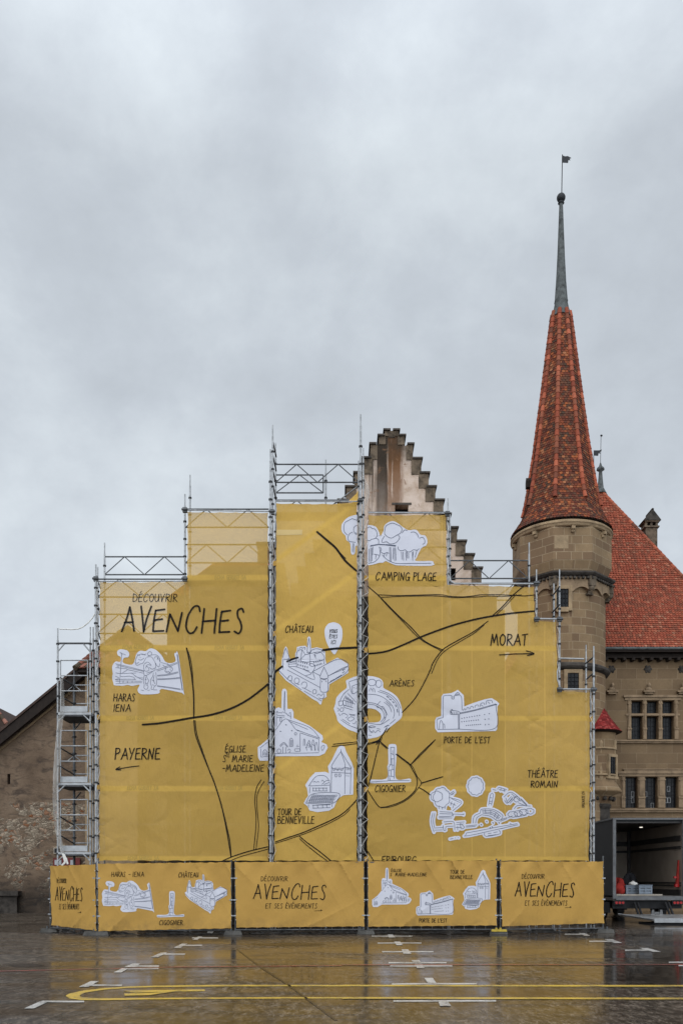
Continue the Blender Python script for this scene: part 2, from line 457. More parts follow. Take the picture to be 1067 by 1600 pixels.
def barn_plaster():
    k = NM('old_rubble_and_plaster'); v = k.coord('Object')
    sp = k.n('ShaderNodeSeparateXYZ'); k.l(v, sp.inputs[0])
    n = k.noise(v, 0.7, 8, 0.66, 0.4); n2 = k.noise(v, 7, 6, 0.7)
    n3 = k.noise(k.coord('Object', (1, 1, 2.2)), 1.3, 8, 0.7, 0.8)
    c = k.ramp(n, [(0.3, (0.09, 0.06, 0.040)), (0.5, (0.15, 0.104, 0.070)), (0.7, (0.185, 0.132, 0.09))])
    c = k.mix(k.ramp(n3, [(0.36, 0.8), (0.5, 0.0)]), c, (0.052, 0.038, 0.030))
    vo = k.n('ShaderNodeTexVoronoi'); vo.inputs['Scale'].default_value = 5.5; vo.feature = 'F1'; vo.inputs['Randomness'].default_value = 0.9
    vq = k.coord('Object', (1, 1, 1.5)); vz = k.n('ShaderNodeTexNoise'); vz.inputs['Scale'].default_value = 2.5; vz.inputs['Detail'].default_value = 4; k.l(vq, vz.inputs['Vector'])
    vs_ = k.n('ShaderNodeVectorMath', operation='SCALE'); vs_.inputs['Scale'].default_value = 0.45; k.l(vz.outputs['Color'], vs_.inputs[0]); va = k.n('ShaderNodeVectorMath', operation='ADD'); k.l(vq, va.inputs[0]); k.l(vs_.outputs[0], va.inputs[1]); vv = va.outputs[0]; k.l(vv, vo.inputs['Vector'])
    vd = k.n('ShaderNodeTexVoronoi'); vd.inputs['Scale'].default_value = 5.5; vd.feature = 'DISTANCE_TO_EDGE'; vd.inputs['Randomness'].default_value = 0.9
    k.l(vv, vd.inputs['Vector'])
    sx = k.n('ShaderNodeSeparateColor'); k.l(vo.outputs['Color'], sx.inputs[0])
    stone = k.ramp(sx.outputs[0], [(0.0, (0.14, 0.10, 0.07)), (0.4, (0.23, 0.18, 0.13)), (0.75, (0.33, 0.27, 0.20)), (1.0, (0.20, 0.075, 0.03))])
    stone = k.mix(k.ramp(vd.outputs['Distance'], [(0.0, 0.75), (0.10, 0.0)]), stone, (0.07, 0.054, 0.04))
    # plaster has fallen off low down
    low = k.ramp(k.math('MULTIPLY', sp.outputs[2], 0.1), [(0.12, 0.5), (0.30, 1.0), (0.47, 0.9), (0.56, 0.15)])
    pm = k.noise(v, 0.55, 6, 0.62, 0.6)
    mask = k.math('MULTIPLY', k.ramp(pm, [(0.46, 0.0), (0.50, 1.0)]), low)
    mask = k.ramp(mask, [(0.45, 0.0), (0.55, 1.0)])
    c = k.mix(mask, c, stone)
    foot_dark = k.math('MULTIPLY', k.math('SUBTRACT', 1.9, sp.outputs[2]), 1.0, clamp=True)  # wall colour darkens towards its foot
    c = k.mix(k.math('MULTIPLY', foot_dark, k.ramp(n3, [(0.3, 0.95), (0.7, 0.6)])), c, (0.020, 0.017, 0.015))
    hh = k.math('ADD', n2, k.math('MULTIPLY', k.math('MULTIPLY', mask, vd.outputs['Distance']), 3.0))
    hh = k.math('ADD', hh, k.math('MULTIPLY', n3, 1.5))
    return k.done(k.pbr(c, 0.92, 0, k.bump(hh, 0.7, 0.05), spec=0.2))
M['barn'] = barn_plaster()

def tile_mat(name, stops, lichen=(0.05, 0.045, 0.03), lich=0.3, rough=0.75):
    """each tile carries one random UV point: u picks the clay colour, v the grime"""
    k = NM(name); uv = k.n('ShaderNodeTexCoord'); sp = k.n('ShaderNodeSeparateXYZ'); k.l(uv.outputs['UV'], sp.inputs[0])
    c = k.ramp(sp.outputs[0], stops)
    v = k.coord('Object'); n = k.noise(v, 14, 4, 0.65); big = k.noise(v, 0.5, 4, 0.55)
    g = k.math('ADD', k.math('MULTIPLY', sp.outputs[1], 0.6), k.math('ADD', k.math('MULTIPLY', n, 0.5), k.math('MULTIPLY', big, 0.6)))
    c = k.mix(k.ramp(g, [(0.85, 0.0), (1.15, lich*2.2)]), c, lichen)
    return k.done(k.pbr(c, rough, 0, k.bump(n, 0.4, 0.01), spec=0.12))
M['tile_tower'] = tile_mat('tower_tiles', [(0.0, (0.055, 0.020, 0.014)), (0.35, (0.105, 0.029, 0.017)), (0.75, (0.17, 0.045, 0.020)), (0.93, (0.26, 0.078, 0.028)), (1.0, (0.28, 0.12, 0.06))], lich=0.22)
M['tile_ridge'] = tile_mat('ridge_tiles', [(0.0, (0.15, 0.038, 0.022)), (0.5, (0.26, 0.064, 0.033)), (1.0, (0.34, 0.095, 0.05))], lich=0.18)
M['tile_palace'] = tile_mat('palace_tiles', [(0.0, (0.205, 0.048, 0.027)), (0.5, (0.255, 0.064, 0.035)), (0.9, (0.30, 0.084, 0.046)), (1.0, (0.33, 0.14, 0.085))], lich=0.17)
M['tile_old'] = tile_mat('weathered_tiles', [(0.0, (0.13, 0.05, 0.035)), (0.6, (0.22, 0.085, 0.06)), (1.0, (0.30, 0.15, 0.11))], lich=0.4)
M['tile_red'] = tile_mat('red_turret_tiles', [(0.0, (0.12, 0.012, 0.012)), (0.6, (0.20, 0.018, 0.017)), (1.0, (0.30, 0.06, 0.05))], lich=0.05)
M['lead'] = plainstone('lead_sheet', (0.075, 0.08, 0.078), 0.5, 5)
M['glass_dark'] = simple('dark_glass', (0.007, 0.007, 0.008), 0.25, 0, 0.2, 3, 0.15)
M['leadline'] = simple('leaded_bars', (0.015, 0.015, 0.016), 0.5, 0.2, 0.1, 3)
M['notice'] = simple('white_paper_frame', (0.20, 0.20, 0.20), 0.7, 0, 0.1, 3)
M['wood_dark'] = simple('dark_wood', (0.018, 0.012, 0.009), 0.8, 0, 0.3, 4)
M['wood_brown'] = simple('brown_wood', (0.055, 0.034, 0.026), 0.8, 0, 0.3, 4)
M['plastic_sheet'] = simple('shade_darkened_plastic', (0.035, 0.030, 0.026), 0.5, 0, 0.8, 3, 0.25)  # grey foil darkened: shade under the fence put into its colour
M['concrete'] = simple('concrete_foot', (0.07, 0.066, 0.06), 0.8, 0, 0.3, 6)
M['yellow_foot'] = simple('yellow_foot', (0.42, 0.30, 0.04), 0.6, 0, 0.2, 6)
# ------------------------------------------------------------------ ground and painted markings
mb = MB(); mb.face([(-260, -60, 0), (260, -60, 0), (260, 420, 0), (-260, 420, 0)])
ground = mb.build('ground', M['asphalt']); tag(ground, kind='structure')

def g2(tile, pts):            # road-mark corners traced at twice the photo scale
    ox = 0 if tile == 'l' else 534
    return [(ox + x/2.0, 1420 + y/2.0) for x, y in pts]
def mark(name, polys, mat, z=0.004):
    m = MB()
    for i, p in enumerate(polys):
        q = [gnd(x, y) for x, y in p]
        tri = geometry.tessellate_polygon([q])
        for t in tri:
            f = [Vector((q[k].x, q[k].y, z + 0.003*i)) for k in t]
            if (f[1]-f[0]).cross(f[2]-f[0]).z < 0: f = f[::-1]
            m.face(f)
    return m.build(name, mat, ground)
def hline(x0, y0, x1, y1, th):
    return [(x0, y0), (x1, y1), (x1, y1+th), (x0, y0+th)]
LM = [
 ('l', [[(650,73),(668,73),(662,79),(645,79)]]),
 ('l', [hline(600,91.5,682,91.5,3), [(601,99),(617,99),(633,89),(620,89)]]),
 ('l', [hline(565,114.5,632,114.5,3.4), [(543,124),(564,124),(586,111),(569,111)]]),
 ('l', [hline(505,142,579,142,3.6), [(470,154),(494,154),(523,139.5),(503,139.5)]]),
 ('l', [hline(400,179.5,497,179.5,4), [(388,185),(424,185),(438,174),(414,174)]]),
 ('l', [hline(388,187.5,496,187.5,4), [(354,202),(379,202),(402,189),(382,189)]]),
 ('l', [hline(280,239,381,239,4.6), [(246,247),(277,247),(309,229),(284,229)]]),
 ('l', [hline(130,290,263,290,5), [(75,315),(106,315),(152,293),(124,293)]]),
 ('r', [hline(94,86,220,86,3), [(147,92),(167,92),(159,82.5),(143,82.5)]]),
 ('r', [hline(111,107.5,248,107.5,3.2), [(171,116),(191,116),(182,105),(163,105)]]),
 ('r', [hline(126,134.5,286,134.5,3.6), [(193,143),(217,143),(207,129.5),(186,129.5)]]),
 ('r', [hline(146,169,327,169,4), [(222,170),(247,170),(242,163),(217,163)]]),
 ('r', [hline(151,179,345,179,4), [(235,188),(259,188),(252,175),(228,175)]]),
 ('r', [hline(156,235,421,234.5,4.6), [(269,236),(296,236),(284,219),(258,219)]]),
 ('r', [hline(161,288,482,287.5,5.4), [(307,307),(341,307),(330,290),(300,290)]]),
 ('r', [hline(696,80,765,80,2.8), [(734,75.5),(752,75.5),(776,86.5),(758,86.5)]]),
 ('r', [hline(773,102,840,102,3.2), [(820,97.5),(845,97.5),(876,109),(852,109)]]),
 ('r', [hline(885,129.5,960,129.5,3.6), [(928,124.5),(955,124.5),(997,137),(972,137)]]),
 ('r', [hline(1022,167.5,1090,167.5,4)]),
 ('r', [hline(1052,177,1120,177,4.4)]),
]
for t, ps in LM:
    mark('parking_mark', [g2(t, p) for p in ps], M['paint_w'])
# yellow lane: two lines joined by a round end
outer = [(1070,240.5),(700,240),(480,243),(400,245.5),(330,250),(262,257.5),(215,268),(205,275),(218,283),(255,288),(330,288.5),(450,286),(700,284),(1070,283)]
inner = [(1070,278.5),(700,279.5),(450,281),(340,282.5),(280,281),(250,277),(250,272),(268,264),(330,255),(400,250),(480,247.5),(700,245),(1070,245)]
mark('yellow_lane_line', [g2('l', outer + inner)], M['paint_y'])
mark('yellow_lane_line', [g2('r', hline(2,240,1200,241,5)), g2('r', hline(2,279,1200,281.5,5.5))], M['paint_y'])
mark('yellow_lane_mark', [g2('l', [(384,259),(430,257),(640,254.5),(640,260),(480,263),(420,265)]), g2('l', [(388,268),(470,266),(520,262),(545,262),(500,268),(470,273),(390,275)])], M['paint_y'])
mark('red_line', [g2('l', hline(-20,196.5,520,184,2.2)), g2('l', hline(520,184,1068,179,2.2)), g2('r', hline(0,177,1200,176,2.2))], M['paint_r'])
def stain():
    k = NM('oil_stain'); uv = k.n('ShaderNodeTexCoord'); ln = k.n('ShaderNodeVectorMath', operation='LENGTH'); k.l(uv.outputs['UV'], ln.inputs[0])
    e = k.math('ADD', ln.outputs['Value'], k.math('MULTIPLY', k.noise(k.coord('Object'), 2.5, 5, 0.6), 0.8))
    a = k.ramp(e, [(0.75, 0.85), (1.3, 0.0)]); b = k.n('ShaderNodeBsdfPrincipled'); b.inputs['Base Color'].default_value = (0.012, 0.01, 0.009, 1); b.inputs['Roughness'].default_value = 0.25
    tr = k.n('ShaderNodeBsdfTransparent'); m_ = k.n('ShaderNodeMixShader'); k.l(a, m_.inputs[0]); k.l(tr.outputs[0], m_.inputs[1]); k.l(b.outputs[0], m_.inputs[2])
    return k.done(m_.outputs[0])
M['stain'] = stain()
for (xa, xb, ya, yb, zz) in ((345, 545, 296, 324, 0.003), (-40, 190, 166, 192, 0.003), (690, 1100, 103, 124, 0.003)):
    P4 = [gnd(xa/2, 1420+yb/2, zz), gnd(xb/2, 1420+yb/2, zz), gnd(xb/2, 1420+ya/2, zz), gnd(xa/2, 1420+ya/2, zz)]
    m = MB(); m.face(P4, [(-1, -1), (1, -1), (1, 1), (-1, 1)]); m.build('damp_stain', M['stain'], ground)
mark('asphalt_seam', [g2('l', [(738,128),(743,128),(820,185),(905,240),(1056,352),(1046,352),(898,241),(812,186)])], M['seam'])

# ------------------------------------------------------------------ tiles
def tiles(m, P, N, rows, width, tw, thick=0.03, rnd=0.45, lap=0.3, skip=None):
    """courses of single clay tiles laid on the surface P(t, s); each tile is a rounded, slightly tilted plate"""
    shape = [(0.0, rnd*0.55), (0.12, rnd*0.2), (0.5, 0.0), (0.88, rnd*0.2), (1.0, rnd*0.55)]
    for i in range(rows):
        t0, t1 = i/rows, (i+1)/rows
        n = max(1, round(width((t0+t1)/2)/tw))
        off = 0.5 if i % 2 else 0.0
        for j in range(-1, n + 1):
            a, b = (j + off)/n, (j + 1 + off)/n
            if b <= 0.02 or a >= 0.98: continue
            a, b = max(0, a), min(1, b)
            if skip and skip((a+b)/2, (t0+t1)/2): continue
            uv = (random.random(), random.random())
            wob = random.uniform(-0.006, 0.008)
            g = 0.03*(b-a)
            low = []; und = []
            for sx, sy in shape:
                s = a + g + (b-a-2*g)*sx; t = t0 + (t1-t0)*sy
                nn = N(t, s); low.append(P(t, s) + nn*(thick+wob)); und.append(P(t, s) + nn*(wob*0.3-0.004))
            tt = min(1.0, t1 + (t1-t0)*lap)
            up = [P(tt, b-g) + N(tt, b-g)*thick*0.25, P(tt, a+g) + N(tt, a+g)*thick*0.25]
            pts = low + up
            m.face(pts, [uv]*len(pts))
            for q in range(len(low)-1):
                m.face([und[q], und[q+1], low[q+1], low[q]], [uv]*4)
def ridge_run(m, pts, r, step=0.28, up=Vector((0, 0, 1))):
    """half-round cap tiles along a line, each lapping the one below"""
    for a, b in zip(pts[:-1], pts[1:]):
        a = Vector(a); b = Vector(b); L = (b-a).length; n = max(1, round(L/step)); d = (b-a)/n
        for i in range(n):
            uv = (random.random(), random.random()); s = m.smooth; m.smooth = True
            p = a + d*i; q = a + d*(i+1.12)
            nv = len(m.f)
            m.tube(p, q, r*random.uniform(1.03, 1.12), 8, r*0.86)
            for k in range(nv, len(m.f)): m.uv[k] = [uv]*len(m.f[k])
            m.smooth = s

def wall_holes(m, x0, x1, z0, z1, Y, holes, depth=0.3):
    """a wall face at depth Y with rectangular openings and their reveals"""
    xs = sorted(set([x0, x1] + [h[0] for h in holes] + [h[1] for h in holes]))
    zs = sorted(set([z0, z1] + [h[2] for h in holes] + [h[3] for h in holes]))
    for i in range(len(xs)-1):
        for j in range(len(zs)-1):
            cx, cz = (xs[i]+xs[i+1])/2, (zs[j]+zs[j+1])/2
            if any(h[0] < cx < h[1] and h[2] < cz < h[3] for h in holes): continue
            a, b, c, d = xs[i], xs[i+1], zs[j], zs[j+1]
            m.face([(a, Y, c), (b, Y, c), (b, Y, d), (a, Y, d)], [(a, c), (b, c), (b, d), (a, d)])
    for a, b, c, d in holes:
        Z = Y + depth
        m.face([(a, Y, c), (a, Z, c), (b, Z, c), (b, Y, c)], [(a, c), (a, c+depth), (b, c+depth), (b, c)])
        m.face([(a, Y, d), (b, Y, d), (b, Z, d), (a, Z, d)], [(a, d), (b, d), (b, d+depth), (a, d+depth)])
        m.face([(a, Y, c), (a, Y, d), (a, Z, d), (a, Z, c)], [(a, c), (a, d), (a+depth, d), (a+depth, c)])
        m.face([(b, Y, c), (b, Z, c), (b, Z, d), (b, Y, d)], [(b, c), (b+depth, c), (b+depth, d), (b, d)])

def X_(px, Y): return (px - 533.5)/F*Y
def Z_(py, Y): return EYE + (HOR - py)/F*Y

# ------------------------------------------------------------------ stepped gable house behind the scaffold
YG = 29.3
house = thing('gabled_house', (X_(611, YG), YG, 0), 'pale plastered house with a rain-streaked stepped gable rising behind the yellow scaffold sheets', 'house')
L_ = [(601, 673.5), (592, 682), (579, 695), (566, 717), (554, 740), (541, 762), (529, 783), (516, 805), (504, 826), (491, 847), (478, 868), (466, 889), (453, 910), (440, 931), (428, 952)]
R_ = [(622.6, 673.5), (632, 682), (645, 695.5), (658, 718), (669.5, 740.5), (680, 762), (692.5, 783), (703, 805), (714, 826), (727, 847), (739.5, 868), (752, 889), (764.5, 910), (777, 931), (790, 952)]
out = []
for i, (x, y) in enumerate(L_[::-1]):
    yn = y
    if i: out.append((x, L_[::-1][i-1][1]))
    out.append((x, yn))
for i, (x, y) in enumerate(R_):
    if i: out.append((x, y))
    else: out.append((x, y))
    if i < len(R_)-1: out.append((x, R_[i+1][1]))
poly = [(428, 1374 + 1.6*F/YG)] + out + [(790, 1374 + 1.6*F/YG)]
# build the wall in columns so that the two openings stay open
mb = MB()
holes = [(X_(617, YG), X_(638, YG), Z_(803, YG), Z_(789, YG)), (X_(703.5, YG), X_(712, YG), Z_(907, YG), Z_(888, YG))]
levels = [y for x, y in L_] + [1374 + 1.6*F/YG]
for i in range(len(L_)):
    xl = L_[i][0] + 1; xr = R_[i][0] - 1
    yt = (L_[i][1] + R_[i][1])/2 + 1
    yb = (L_[i+1][1] + R_[i+1][1])/2 + 1 if i < len(L_)-1 else 1374 + 1.6*F/YG
    hs = []
    z0, z1 = Z_(yb, YG), Z_(yt, YG)
    for h in holes:
        if h[3] > z0 and h[2] < z1: hs.append((h[0], h[1], max(h[2], z0), min(h[3], z1)))
    mb.m = 1 if i > 12 else 0  # lower wall darkened: shade behind the sheets put into the stone colour
    wall_holes(mb, X_(xl, YG), X_(xr, YG), z0, z1, YG, hs, 0.35)
    for x in (xl, xr):
        a = X_(x, YG); mb.face([(a, YG, z0), (a, YG+0.7, z0), (a, YG+0.7, z1), (a, YG, z1)])
    mb.face([(X_(xl, YG), YG, z1), (X_(xr, YG), YG, z1), (X_(xr, YG), YG+0.7, z1), (X_(xl, YG), YG+0.7, z1)])
mb.build('wall', [M['gable'], M['soot_and_shade_stone']], house)
for h in holes:
    mb = MB(); mb.box(((h[0]+h[1])/2, YG+0.36, (h[2]+h[3])/2), (h[1]-h[0]+0.1, 0.02, h[3]-h[2]+0.1))
    mb.build('window_pane', M['glass_dark'], house)
mb = MB(); h = holes[0]
mb.bx(h[0]-0.1, h[1]+0.1, YG-0.02, YG+0.3, h[3]+0.004, h[3]+0.07)
mb.build('lintel', M['cap_stone'], house)
for side in (L_, R_):
    for i, (x, y) in enumerate(side):
        w = 15.5 if i > 2 else 10.5
        ynext = side[i+1][1] if i < len(side)-1 else y + 21
        s = 1 if side is L_ else -1
        x2 = x + s*w
        hh = (ynext - y) + (2.5 if i > 1 else 1)
        if i > 11: continue
        m = MB(); m.bx(X_(x, YG) , X_(x2, YG), YG-0.025-0.0015*(i % 2), YG+0.72, Z_(y+hh, YG)+0.03, Z_(y, YG))
        st = m.build('step_stone', M['step_stone'], house)
        m = MB()
        xa, xb = X_(x, YG) - s*0.05, X_(x2 - s*1.5, YG)
        m.bx(xa, xb, YG-0.09, YG+0.77, Z_(y, YG)+0.002, Z_(y, YG)+0.055)
        m.build('step_cap', M['cap_stone'], st)
m = MB(); m.bx(X_(607, YG), X_(617, YG), YG-0.022, YG+0.7, Z_(684, YG), Z_(673.5, YG)); m.build('top_stone', M['step_stone'], house)
# roof running back from the gable, just under the steps
m = MB()
zt = Z_(700, YG); zb = Z_(962, YG); xa, xc, xb = X_(430, YG), X_(612, YG), X_(788, YG)
m.face([(xa, YG+0.7, zb), (xc, YG+0.7, zt), (xc, YG+13, zt), (xa, YG+13, zb)])
m.face([(xc, YG+0.7, zt), (xb, YG+0.7, zb), (xb, YG+13, zb), (xc, YG+13, zt)])
m.build('roof', M['tile_palace'], house)
m = MB(); m.bx(X_(428, YG), X_(790, YG), YG+0.7, YG+13, 0, zb); m.build('side_walls', M['palace_stone'], house)

# the wing left of the gable: seen only through the cloth
YW = 30.4
wing = thing('castle_wing', (X_(380, YW), YW, 0), 'dark house wing with a chimney, showing as a silhouette through the left yellow sheet', 'house')
m = MB()
pts = [(261, 1446), (261, 931), (294, 931), (300, 905), (331, 884), (445, 883), (445, 1446)]
m.prism([at(x, y, YW) for x, y in pts], (0, 0.5, 0))
m.bx(X_(262, YW), X_(445, YW), YW+0.5, YW+9, 0, Z_(931, YW))
m.build('wall', M['soot_and_shade_stone'], wing)
m = MB(); m.prism([at(x, y, YW+0.6) for x, y in [(265, 930), (333, 880), (444, 880), (444, 930)]], (0, 8, 0)); m.build('roof', M['tile_palace'], wing)
m = MB(); m.bx(X_(399, YW), X_(425, YW), YW+0.8, YW+1.6, Z_(886, YW), Z_(838, YW)); ch = m.build('chimney', M['palace_stone'], wing)
m = MB(); m.bx(X_(397, YW), X_(427, YW), YW+0.72, YW+1.68, Z_(838, YW)+0.002, Z_(834, YW)); m.build('chimney_cap', M['cap_stone'], ch)

# ------------------------------------------------------------------ round stair tower with octagonal head
YT = 42.0; TX = X_(876.5, YT); S = YT/F
tower = thing('stair_tower', (TX, YT, 0), 'tall stone tower with octagonal head and slender red tiled spire', 'tower')
M['corbel_stone'] = plainstone('corbel_stone', (0.085, 0.065, 0.045), 0.6, 4)
C2 = (TX, YT)
def ZT(py): return EYE + (HOR - py)*S
win1 = (865.5, 888, 920.5, 949); win2 = (886, 905, 1050, 1077); win3 = (941.5, 944.5, 1076, 1100)
m = MB(); m.smooth = True
r = 2.0
m.lathe(C2, [(r, 0), (r, 3), (r, 6), (r, 9), (r, 11.05), (r, 12.5), (r, 13.8), (r, 14.6), (r, 15.2)], 64, a0=-math.pi/2)
m.build('shaft', M['tower_stone'], tower)
m = MB(); m.smooth = False
m.lathe(C2, [(2.02, 10.95), (2.14, 11.02), (2.2, 11.1), (2.2, 11.2), (2.08, 11.27), (2.02, 11.3)], 64, a0=-math.pi/2, cap=False)
m.build('string_course', M['soot_and_shade_stone'], tower)
# head
rh = 2.28
m = MB()
m.lathe(C2, [(2.05, 15.3, 1), (rh, 15.85, 1), (rh, 16.5, 1), (rh, 17.35, 1)], 64, a0=-math.pi/2)
m.build('octagon_head', M['tower_stone'], tower)
# cornice under the head with dentils
m = MB()
m.lathe(C2, [(2.18, 15.06, 1), (2.38, 15.14, 1), (2.46, 15.22, 1), (2.46, 15.29, 1), (2.2, 15.38, 1)], 64, a0=-math.pi/2, cap=False)
for i in range(72):
    a = 2*math.pi*i/72 + 0.03; b = ((a + math.pi/2 + math.pi/8) % (math.pi/4)) - math.pi/8; rr = 2.36*math.cos(math.pi/8)/math.cos(b)
    m.box((TX + rr*math.cos(a), YT + rr*math.sin(a), 15.02), (0.10, 0.13, 0.09), Matrix.Rotation(a + math.pi/2, 3, 'Z'))
m.build('cornice', M['soot_and_shade_stone'], tower)
# scalloped frieze between corbels
m = MB()
top = []; bot = []
NN = 192
for i in range(NN):
    a = -math.pi/2 + 2*math.pi*i/NN
    b = ((a + math.pi/2 + math.pi/8) % (math.pi/4)) - math.pi/8
    rr = 2.27*math.cos(math.pi/8)/math.cos(b)
    ph = (b + math.pi/8)/(math.pi/4)
    sc = abs(math.sin(ph*2*math.pi))
    top.append(Vector((TX + rr*math.cos(a), YT + rr*math.sin(a), 15.08)))
    bot.append(Vector((TX + rr*math.cos(a), YT + rr*math.sin(a), 14.42 + 0.22*sc)))
inn = [Vector((TX + 1.98*math.cos(-math.pi/2 + 2*math.pi*i/NN), YT + 1.98*math.sin(-math.pi/2 + 2*math.pi*i/NN), bot[i].z + 0.02)) for i in range(NN)]
u = [[(i*0.0745, p.z) for i, p in enumerate(row)] for row in (inn, bot, top)]
m.grid([inn, bot, top], u, True)
m.build('frieze', M['trim_stone'], tower)
for k in range(8):
    a = -math.pi/2 + math.pi/8 + k*math.pi/4
    m = MB(); d = Vector((math.cos(a), math.sin(a), 0)); Rz = Matrix.Rotation(a - math.pi/2, 3, 'Z')
    c = Vector((TX, YT, 0))
    m.box(c + d*2.2 + Vector((0, 0, 14.88)), (0.34, 0.30, 0.42), Rz)
    m.ball(c + d*2.2 + Vector((0, 0, 14.60)), 0.16, 10, 8)
    m.ball(c + d*2.12 + Vector((0, 0, 14.44)), 0.11, 10, 8)
    m.box(c + d*2.07 + Vector((0, 0, 14.34)), (0.30, 0.22, 0.07), Rz)
    m.build('corbel', M['corbel_stone'], tower)
# windows of the tower
def tower_window(px0, px1, py0, py1, bars, Yf, name='window'):
    x0, x1 = X_(px0, Yf), X_(px1, Yf); z0, z1 = Z_(py1, Yf), Z_(py0, Yf)
    m = MB(); fr = 0.16; yb = Yf - 0.05
    for a, b, c, d in ((x0-fr, x0, z0-fr, z1+fr), (x1, x1+fr, z0-fr, z1+fr), (x0, x1, z1, z1+fr), (x0, x1, z0-fr*1.3, z0)):
        m.bx(a, b, yb, Yf+0.35, c, d)
    f = m.build(name, M['trim_pale'], tower)
    m = MB(); m.bx(x0, x1, Yf+0.02, Yf+0.04, z0, z1); m.build('pane', M['glass_dark'], f)
    m = MB()
    for i in range(1, bars+1):
        x = x0 + (x1-x0)*i/(bars+1); m.tube((x, Yf-0.02, z0), (x, Yf-0.02, z1), 0.014, 6)
    for i in range(1, 4):
        z = z0 + (z1-z0)*i/4; m.tube((x0, Yf-0.02, z), (x1, Yf-0.02, z), 0.012, 6)
    m.build('bars', M['leadline'], f)
tower_window(869, 888, 920.5, 949, 3, YT-2.06)
tower_window(886.5, 904, 1052, 1078, 2, YT-2.04)
# moulded ring under the eaves and its little brackets
m = MB()
m.lathe(C2, [(2.18, 17.3), (2.26, 17.34), (2.30, 17.42), (2.34, 17.46), (2.34, 17.52), (2.25, 17.6)], 72, a0=-math.pi/2, cap=False)
m.build('eaves_ring', M['trim_pale'], tower)
for k in range(8):
    a = -math.pi/2 + k*math.pi/4; d = Vector((math.cos(a), math.sin(a), 0)); Rz = Matrix.Rotation(a - math.pi/2, 3, 'Z')
    m = MB(); c = Vector((TX, YT, 0)) + d*2.18
    m.box(c + Vector((0, 0, 17.22)), (0.16, 0.24, 0.14), Rz); m.ball(c + Vector((0, 0, 17.1)) - d*0.03, 0.09, 8, 6)
    m.build('bracket', M['trim_pale'], tower)
# a paler repair stone in the front facet
m = MB(); Yr = YT - rh*math.cos(math.pi/8) - 0.008
m.bx(X_(866, Yr), X_(888, Yr), Yr, Yr+0.05, Z_(857, Yr), Z_(836, Yr)); m.build('repair_stone', M['trim_pale'], tower)
# tiled spire
prof = [(838, 77.0), (829, 71), (820, 64.5), (810, 59), (800, 55), (780, 50.5), (760, 47), (730, 42.5), (700, 38), (660, 33), (620, 28), (560, 20.8), (490, 12.6)]
pz = [ZT(y) for y, h in prof]; pr = [h*S/0.924 for y, h in prof]
tot = pz[-1] - pz[0]
ts = [(z - pz[0])/tot for z in pz]
def rad(t):
    for i in range(len(ts)-1):
        if t <= ts[i+1] + 1e-9:
            k = (t-ts[i])/(ts[i+1]-ts[i]); return pr[i] + (pr[i+1]-pr[i])*k
    return pr[-1]
def facet(k):
    a0 = -math.pi/2 + k*math.pi/4
    def P(t, s):
        b = (s-0.5)*math.pi/4; a = a0 + b
        oc = min(1.0, max(0.0, t/0.10))
        Rr = rad(t)
        round_r = Rr*0.924 if t < 0.1 else Rr
        ro = Rr*math.cos(math.pi/8)/math.cos(b)
        rr = Rr*0.924*(1-oc) + ro*oc
        return Vector((TX + rr*math.cos(a), YT + rr*math.sin(a), pz[0] + t*tot))
    def N(t, s):
        d = 0.01; slope = (rad(max(0, t-d)) - rad(min(1, t+d)))/(2*d*tot) if 0 < t < 1 else 0.2
        a = a0
        if t < 0.08: a = a0 + (s-0.5)*math.pi/4
        return Vector((math.cos(a), math.sin(a), slope)).normalized()
    return P, N
m = MB(); m.lathe(C2, [(pr[i]*(0.905 if i < 4 else 0.97), pz[i], 0 if i < 2 else 1) for i in range(len(pz))], 64, a0=-math.pi/2, uvs=False)
m.v = [p for p in m.v]
roof = m.build('spire_roof', M['cap_stone'], tower)
m = MB()
for k in range(8):
    if k in (3, 4, 5): pass
    P, N = facet(k)
    tiles(m, P, N, 92, lambda t: rad(t)*0.765, 0.155, 0.028, 0.5)
m.build('spire_tiles', M['tile_tower'], roof)
for k in range(8):
    a = -math.pi/2 + math.pi/8 + k*math.pi/4
    m = MB(); pp = []
    for i in range(4, len(pz)):
        rr = pr[i] + 0.005; pp.append(Vector((TX + rr*math.cos(a), YT + rr*math.sin(a), pz[i])))
    ridge_run(m, pp, 0.105, 0.27)
    m.build('hip_tiles', M['tile_ridge'], roof)
# lead sleeve, needle, ball, rod, flag
m = MB(); m.smooth = True
m.lathe(C2, [(0.50, ZT(497), 1), (0.36, ZT(483), 1), (0.30, ZT(473), 1), (0.325, ZT(472), 1), (0.30, ZT(468), 0.5), (0.235, ZT(440), 0), (0.175, ZT(400), 0), (0.12, ZT(350), 0), (0.085, ZT(318), 0)], 32, a0=-math.pi/2)
m.build('lead_needle', M['lead'], tower)
m = MB()
m.smooth = True
m.lathe(C2, [(0.10, ZT(318)), (0.15, ZT(317)), (0.11, ZT(315.5)), (0.13, ZT(314.5))], 20)
m.ball((TX, YT, ZT(308.5)), 0.205, 18, 12)
m.build('finial_ball', M['iron'], tower)
m = MB(); m.tube((TX+0.03, YT, ZT(302)), (TX+0.06, YT, ZT(241)), 0.022, 6); m.build('vane_rod', M['iron'], tower)
m = MB()
fp = [(878.5, 242), (883, 243.5), (887, 243), (892.5, 246), (889.5, 247), (891, 249.5), (888, 249), (887.5, 253.5), (878.5, 253)]
m.prism([at(x, y, YT) for x, y in fp], (0, 0.02, 0)); m.build('weather_vane', M['iron'], tower)
